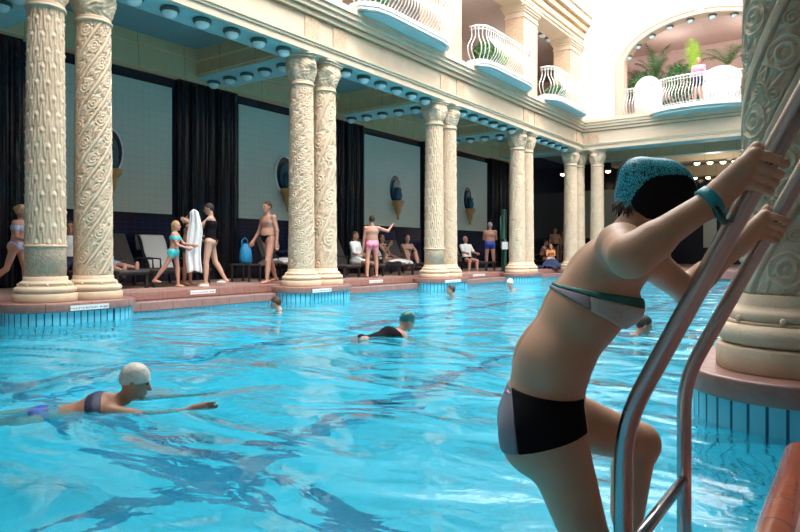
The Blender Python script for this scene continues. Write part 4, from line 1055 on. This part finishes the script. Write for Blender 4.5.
sit(356, -11.1, 'man in white shirt sitting on lounger left of the pink trunks', .2, lean=-4, aR=(20, 8, 75, -20), aL=(20, 8, 75, -20), wear=(('shirt', 'cloth_white'), ('shorts', 'cloth_white')), hair=('short', 'hair_brown'), skinm='skin_tan')
sit(387, -11.45, 'dark-haired woman reclining with hand at her mouth', .1, lean=-20, aR=(45, 5, 150, -15), aL=(25, 5, 70, -10), lR=(88, 5, 60), lL=(88, 5, 60), female=True, wear=(('swimsuit', 'cloth_black'),), hair=('long', 'hair_dark'), skinm='skin_mid')
sit(406, -11.4, 'woman with knees drawn up left of the third column pair', -.5, lean=8, hip=.42, aR=(55, 5, 35, 0), aL=(55, 5, 35, 0), lR=(130, 4, 30), lL=(122, 4, 30), female=True, wear=(('swimsuit', 'cloth_black'),), hair=('long', 'hair_brown'), skinm='skin_mid')
sit(467, -11.2, 'grey-haired person in white and black seated reading beyond third pair', -.5, lean=-12, aR=(40, 8, 80, -5), aL=(40, 8, 80, -5), wear=(('shirt', 'cloth_white'), ('trunks', 'cloth_black')), hair=('short', 'hair_grey'), skinm='skin_pink')
sit(541, -11.3, 'person in the shade leaning forward beyond fourth column pair', .1, lean=20, aR=(35, 8, 40, 0), aL=(35, 8, 40, 0), wear=(('trunks', 'cloth_black'),), hair=('short', 'hair_dark'), skinm='skin_mid')
figure('child in orange and white towel cloth crouched on heap near the corner', atX(551, -10.15), FC-.3, 1.3, hip=.38, lean=12, aR=(30, 8, 80, -20), aL=(30, 8, 80, -20), lR=(95, 14, -5), lL=(95, 14, -5), child=True, wear=(('shirt', 'cloth_orange'), ('shorts', 'cloth_white')), hair=('short', 'hair_blonde'), skinm='skin_pink')
# person on the arch terrace
pp = atY(702, YB+.15, UF+.16); figure('person in pink top standing at the arch balcony railing', (pp.x, YB-.45, UF+.15), PI, 1.62, aR=(10, 8, 50, -10), aL=(10, 8, 50, -10), wear=(('shirt', 'cloth_pink'), ('shorts', 'cloth_navy')), hair=('short', 'hair_blonde'), skinm='skin_pink')

# -- swimmers: laid forward on the water (local +z of the body points along the swim direction)
def swimmer(label, px, py, hz, head_dir, cap, Zd=None, wear=(('briefs', 'cloth_black'),), prone=78, height=1.68, skinm='skin_pink', female=True, **k):
    """px,py = centre of the head in the photo; head_dir = world heading (radians) of swimming"""
    Z = FPX*(EYE-(WATER+hz))/(py-HOR); p = W(px, py, Z)
    R_ = Matrix.Rotation(head_dir-PI/2, 4, 'Z') @ Matrix.Rotation(math.radians(-prone), 4, 'X')
    # head centre in the local frame
    s = height/1.74; a = dict(aR=(150, 12, 165, 5), aL=(150, 12, 165, 5), lR=(0, 10, -8), lL=(0, 14, -20), head=-52, hip=1.0); a.update(k)
    H = math.radians(a['head']); hc = Vector((0, math.sin(H)*.155*s+math.cos(H)*.012*s, 1.0+.52*s+math.cos(H)*.155*s-math.sin(H)*.012*s))
    loc = Vector(p) - (R_ @ hc)
    t = figure(label, loc, 0, height, wear=wear, hair=cap, skinm=skinm, female=female, rot=R_.to_euler(), **a); return t
LATA = YAW          # heading of image-right
swimmer('woman in silver-white swim cap swimming at left foreground', 135, 381, .145, LATA+.25, ('cap', 'cap_white'), prone=75, wear=(('bikini_top', 'cloth_navy'), ('briefs', 'cloth_blue')), skinm='skin_tan', aR=(158, 18, 172, -4), aL=(150, 24, 165, -4), head=-58)
swimmer('swimmer in dark green cap in the middle of the pool', 407, 321, .15, LATA+.5, ('cap', 'cap_green'), prone=75, wear=(('swimsuit', 'cloth_black'),), skinm='skin_fair', aR=(80, 50, 100, 30), aL=(80, 50, 100, 30), head=-50)
swimmer('dark-haired swimmer with yellow hair band below the second column pair', 276, 303, .10, PI+LATA-.2, ('short', 'hair_brown'), prone=60, wear=(('swimsuit', 'cloth_black'),), aR=(60, 20, 80, 0), aL=(60, 20, 80, 0), head=-45)
swimmer('swimmer with short brown hair before the third column pair', 451, 290, .12, PI+LATA, ('short', 'hair_brown'), prone=40, wear=(('trunks', 'cloth_black'),), aR=(50, 20, 70, 0), aL=(50, 20, 70, 0), female=False, head=-40)
swimmer('swimmer in white cap below the fourth column pair', 510, 283, .16, LATA+PI*1.2, ('cap', 'cloth_white'), prone=40, wear=(('swimsuit', 'cloth_navy'),), aR=(50, 20, 80, 0), aL=(50, 20, 80, 0), head=-35)
swimmer('distant swimmer seen just past the bikini of the climbing woman', 644, 325, .10, LATA, ('short', 'hair_dark'), prone=65, wear=(('swimsuit', 'cloth_navy'),), head=-45)
# ------------------------------------------------------------------ the woman climbing out on the ladder
def woman():
    T0 = Vector((-.75, 1.75, -1.32))
    t = thing('person', 'woman in bikini and swim cap climbing the steel ladder in foreground', 'person', T0)
    A = lambda p: np.array(Vector(p)-T0)                       # world -> thing frame
    w = lambda px, py, Z: A(W(px, py, Z))
    lat, dep, up = np.array(LAT), np.array(FWD), np.array(UP)
    f = lat*.990-dep*.139; r = -lat*.139-dep*.990                # facing, her right (towards us)
    Zc = 1.80; kx = Zc/FPX
    def c(px, py, rr=0.0): return w(px, py, Zc)+r*rr - f*(f@ (r*rr))
    vx = .0042
    F = Field((-.75, -.70, -.32), (.80, .62, 2.35), vx)
    # torso
    ta = c(541, 416); tb = c(552, 360); tc_ = c(583, 310); td = c(609, 268); te = c(630, 240)
    F.cone(ta, tb, .106, .094, .05, r, .68); F.cone(tb, tc_, .094, .097, .05, r, .64); F.cone(tc_, td, .097, .084, .04, r, .58); F.cone(td, te, .080, .054, .04, r, .54)
    F.ell(c(544, 410), (.100, .160, .095), (f, r, up), .04)
    for sd in (1, -1):
        F.ell(c(529, 431, sd*.078), (.078, .084, .092), (f, r, up), .045)
        F.ell(c(616, 304, sd*.072), (.056, .058, .054), (f, r, up), .022)
        F.ell(c(590, 270, sd*.085), (.045, .06, .075), (lat*.8-up*.6, r, lat*.6+up*.8), .035)   # shoulder blades
    # groove of the spine
    F.cone(c(511, 355)-f*.004, c(560, 268)-f*.012, .012, .012, .03, cut=True)
    F.cone(te, c(652, 205), .056, .055, .035)
    # head, face turned to the right and down
    hc = c(658, 199); hf = lat*.86+dep*.34-up*.38; hf /= np.linalg.norm(hf); hr_ = r-hf*(r@hf); hr_ = hr_/np.linalg.norm(hr_); hu = np.cross(hr_, hf)
    if hu@up < 0: hu = -hu
    hax = (hr_, hf, hu)
    F.ell(hc+hu*.01, (.076, .096, .10), hax, .02); F.ell(hc+hf*.032-hu*.06, (.052, .058, .058), hax, .03)
    F.cone(hc+hf*.09+hu*.002, hc+hf*.11-hu*.03, .009, .014, .010); F.ell(hc+hf*.088-hu*.062, (.024, .013, .009), hax, .01); F.ell(hc+hf*.076-hu*.095, (.026, .022, .02), hax, .015)
    for sd in (1, -1):
        F.ell(hc+hr_*sd*.031+hf*.097+hu*.006, (.015, .010, .009), hax, .01, cut=True)
    # legs
    hipN = c(551, 432, .082); kneeN = w(588, 545, 1.70); ankN = A((-.575, 1.80, -.76))
    F.cone(hipN, kneeN, .088, .060, .045); F.cone(kneeN, ankN, .058, .037, .02)
    dn = (ankN-kneeN)/np.linalg.norm(ankN-kneeN); F.cone(kneeN+dn*.08-f*.02, kneeN+dn*.22-f*.012, .048, .040, .03)
    hipF = c(556, 422, -.085); kneeF = w(638, 443, 2.02); ankF = A((-.60, 2.05, -.265))
    F.cone(hipF, kneeF, .088, .060, .045); F.ell(kneeF+lat*.012, (.055, .055, .06), None, .02); F.cone(kneeF, ankF, .057, .037, .02)
    dn = (ankF-kneeF)/np.linalg.norm(ankF-kneeF); F.cone(kneeF+dn*.08-f*.022, kneeF+dn*.22-f*.014, .050, .040, .03)
    for an, yr in ((ankN, 1.80), (ankF, 2.05)):
        fd = np.array((.96, .12, -.22)); fd /= np.linalg.norm(fd); hl = an-up*.035; sidev = np.cross(fd, up)
        F.cone(hl-fd*.03, hl+fd*.09, .033, .030, .02); F.cone(hl+fd*.08, hl+fd*.15-up*.006, .028, .020, .015, sidev, .62)
        for k in range(5): o = sidev*(k-2)*.017; e = hl+fd*.155+o-up*.006; F.cone(e, e+fd*(.028-.003*abs(k-1)), .010, .009, .004)
    # arms
    shN = w(621, 247, 1.63); elN = w(629, 257, 1.425); wrN = w(716, 198, 1.40)
    F.cone(c(620, 262, .05), shN, .066, .058, .04); F.cone(shN, elN, .052, .043, .03); F.cone(elN, wrN, .043, .0265, .02)
    mid = elN+(wrN-elN)*.28; F.cone(elN+(wrN-elN)*.08-up*.006, mid-up*.004, .042, .040, .02)
    shF = w(650, 262, 1.93); elF = w(686, 291, 2.06); wrF = w(741, 243, 1.965)
    F.cone(c(630, 262, -.05), shF, .06, .055, .03); F.cone(shF, elF, .052, .041, .02); F.cone(elF, wrF, .042, .026, .015); F.cone(elF+(wrF-elF)*.1, elF+(wrF-elF)*.35, .043, .039, .02)
    # hands gripping the rails
    def grip(y, zc, wr, near):
        sx = lambda z: -.47+.405/.81*(z-(EYE-.42))
        C = A((sx(zc), y, zc)); d = np.array((.405, 0, .81)); d /= np.linalg.norm(d)
        cam_ = A((0, 0, EYE)); tow = cam_-C; tow -= d*(tow@d); tow /= np.linalg.norm(tow); right = np.cross(tow, d) ; 
        if right@lat < 0: right = -right
        R_ = .0225+.0088; kn = []
        for k in range(4):
            o = d*(.030-.0205*k); K = C+o-right*.030+tow*(.030 if near else .028); kn.append(K); P = [K]
            lens = (.95, 1.0, .97, .85)[k]
            for a in (98, 62, 25, -12, -48*lens, -78*lens):
                a = math.radians(a); P.append(C+o+(right*math.cos(a)+tow*math.sin(a))*(R_+.001)+d*(.004 if k < 1 else 0))
            for i in range(len(P)-1):
                r0 = .0108-.0006*i; F.cone(P[i], P[i+1], r0, r0-.0006, .003)
            for i in (2, 4): F.ell(P[i], (.0107,)*3, None, .003)
        for k, K in enumerate(kn):
            F.cone(wr+d*(.012-.008*k), K, .021, .0125, .010); F.ell(K+tow*.003, (.0125,)*3, None, .006)
        m = (kn[1]+kn[2])/2; F.cone(wr, wr+(m-wr)*.7, .026, .024, .02, d, .62)
        # thumb leaves the side of the palm near the wrist and closes round the other side of the rail
        b0 = wr+(m-wr)*.25+d*.018-tow*.012; b1 = C+d*.045-right*.034-tow*.006; b2 = C+d*.050-right*.010-tow*.030; b3 = C+d*.046+right*.016-tow*.028
        F.cone(b0, b1, .0185, .0135, .010); F.cone(b1, b2, .0130, .0115, .004); F.cone(b2, b3, .0115, .0100, .004)
    grip(1.594, .832, wrN, True)
    grip(2.257, .735, wrF, False)
    body = surf('body', F, F.D, skin('skin_main', (.57, .325, .215)), t)
    # ---- bikini bottoms
    def pl(p0, p1, sign):       # plane holding r and the line p0-p1; positive above (sign=1) or below
        a, b = w(*p0, 1.665), w(*p1, 1.665); n = np.cross(b-a, r); n /= np.linalg.norm(n)
        if n@up < 0: n = -n
        return a, n*sign
    a1, n1 = pl((498, 393), (584, 402), 1); a2, n2 = pl((513, 455), (588, 433), -1)
    R = np.maximum(F.half(a1, n1), F.half(a2, n2)); x0 = w(584, 415, 1.70)
    R = np.maximum(R, F.half(x0, lat)); R = np.maximum(R, F.half(c(480, 420), -lat))
    s0, s1 = w(512, 389, 1.68), w(518, 456, 1.68); ns = np.cross(s1-s0, r); ns /= np.linalg.norm(ns); ns = ns if ns@lat < 0 else -ns
    mat('bikini_grey', (.20, .19, .24), .6, bump=.1, bscale=300)
    hs = F.half(s0, ns); bo = surf('bikini_bottom', F, np.maximum(np.maximum(F.D-.0045, R), hs), 'cloth_black', t)
    surf('side_panel', F, np.maximum(np.maximum(F.D-.0043, R), -hs), 'bikini_grey', bo)['label'] = 'grey rear panel'
    a3, n3 = pl((498, 385), (584, 399), 1); a4, n4 = pl((498, 391), (530, 396), -1)
    mat('tag_pink', (.85, .10, .45), .5)
    tg = np.maximum(np.maximum(F.half(a3, n3), F.half(a4, n4)), np.maximum(F.half(c(505, 390), lat), np.maximum(F.D-.0065, F.half(c(490, 390), -lat))))
    tg = np.maximum(tg, F.half(c(500, 390, .12), r)); 
    bv = np.empty(len(body.data.vertices)*3, np.float32); body.data.vertices.foreach_get('co', bv); bv = bv.reshape(-1, 3)+np.array(T0)
    dz = bv@dep; bx = 400+FPX*(bv@lat)/dz; by = HOR-FPX*(bv[:, 2]-EYE)/dz
    def on(px, py):
        j = int(np.argmin(np.hypot(bx-px, by-py)*.02+dz)); return bv[j]-np.array(T0)-dep*.004
    MB().tube([on(501, 389), on(504, 391), on(508, 393)], .0065, 8).build('pink_trim', ['tag_pink'], t)
    MB().tube([on(508, 391), on(511, 394)], .006, 8).build('care_tag', ['cloth_white'], t)
    # ---- bikini top
    a5, n5 = pl((553, 284), (644, 299), 1); a6, n6 = pl((553, 290), (624, 329), -1)
    R = np.maximum(F.half(a5, n5), F.half(a6, n6))
    tor = Field((-.75, -.70, -.32), (.80, .62, 2.35), vx)      # keeps the arms bare
    tor.cone(tb, tc_, .12, .130, .05, r, .70); tor.cone(tc_, td, .13, .11, .05, r, .66)
    for sd in (1, -1): tor.ell(c(616, 304, sd*.072), (.09, .085, .08), (f, r, up), .02)
    a7, n7 = pl((553, 287), (644, 309), -1); a8, n8 = pl((560, 293), (640, 315), -1); wx = w(586, 303, 1.67)
    mat('bikini_teal', (.01, .15, .14), .55); mat('bikini_white', (.50, .53, .52), .6, bump=.3, bscale=80)
    def topmat(Q):
        low = (Q-a7)@n7 > 0; white = low & (((Q-wx)@lat > 0)) & ((Q-a8)@n8 > -.0)
        return np.where(white, 2, np.where(low, 1, 0))
    BD = np.maximum(np.maximum(F.D-.005, R), tor.D); h7 = -F.half(a7, n7); hx = F.half(wx, lat)     # h7 > 0 above the teal edge's line
    h7 = F.half(a7, -n7)
    bt = surf('bikini_top', F, np.maximum(BD, -h7), 'bikini_teal', t)
    surf('lower_band', F, np.maximum(np.maximum(BD, h7), hx), 'bikini_grey', bt)['label'] = 'grey lower band'
    surf('cup', F, np.maximum(np.maximum(BD, h7), -hx), 'bikini_white', bt)['label'] = 'pale cup'
    del tor
    # ---- swim cap: black side panels, printed centre strip, baggy at the back
    Cf = Field(hc-.20, hc+.20, .0042)
    cc = hc+hu*.010-hf*.002
    Cf.ell(cc, (.086, .107, .103), hax, .02); Cf.ell(hc-hf*.092+hu*.030, (.060, .055, .050), hax, .035); Cf.ell(hc-hf*.06-hu*.02, (.07, .06, .06), hax, .03)
    nn = hu+hf*.10; cut = Cf.half(hc-hu*.088, -(hu+hf*.35))
    tl = hr_*.93+hu*-.34+hf*.16; tl /= np.linalg.norm(tl)
    def capmat(Q):
        k = np.abs((Q-cc)@tl); return np.where(k < .038, 1, 0)
    surf('swim_cap', Cf, np.maximum(Cf.D, cut), ['cloth_black', 'cap_print'], t, capmat)
    # strands of hair at the nape
    rr = random.Random(4)
    b = MB()
    for k in range(26):
        a = hc-hf*(.085+rr.uniform(-.02, .03))-hu*.060+r*rr.uniform(-.045, .06); e = a-hu*rr.uniform(.02, .035)-hf*rr.uniform(-.015, .012)+r*rr.uniform(-.01, .01)
        m = (a+e)/2-hf*rr.uniform(0, .012); b.tube([a, m, e], [.003, .0025, .0008], 5)
    b.build('hair', ['hair_brown'], t)
    # ---- wrist band with loose tail
    d = (wrN-elN)/np.linalg.norm(wrN-elN); q = elN+(wrN-elN)*.93; u = np.cross(d, up); u /= np.linalg.norm(u); v = np.cross(d, u)
    mat('wristband', (.02, .30, .36), .45); mat('band_tail', (.005, .07, .07), .4)
    b = MB(); n_ = 28; vs = []
    for i in range(n_):
        a = 2*PI*i/n_; dr = u*math.cos(a)+v*math.sin(a)
        for o_, rad in ((-.013, .0335), (-.011, .0365), (.011, .0355), (.013, .0325)): vs.append(tuple(q+d*o_+dr*rad))
    fs = [(i*4+k, ((i+1) % n_)*4+k, ((i+1) % n_)*4+(k+1) % 4, i*4+(k+1) % 4) for i in range(n_) for k in range(4)]
    b.add(vs, fs, 0, True); b.build('wristband', ['wristband'], t)
    e0 = w(715, 207, 1.36); e1 = w(724, 222, 1.365); e2 = w(730, 221, 1.375)
    b = MB(); b.tube([e0, w(718, 213, 1.36), w(722, 218, 1.36), e1, e2], [.007, .009, .008, .007, .006], 8); b.build('band_tail', ['band_tail'], t)
    for sd in (1, -1): MB().sphere(tuple(hc+hr_*sd*.031+hf*.082+hu*.006), .011, 12, 8).build('eye', ['eye_dark'], t)
    MB().sphere(tuple(hc+hf*.095-hu*.062), .020, 12, 8, zs=(1, .6, .4)).build('mouth', ['lip'], t)
    return t
woman()
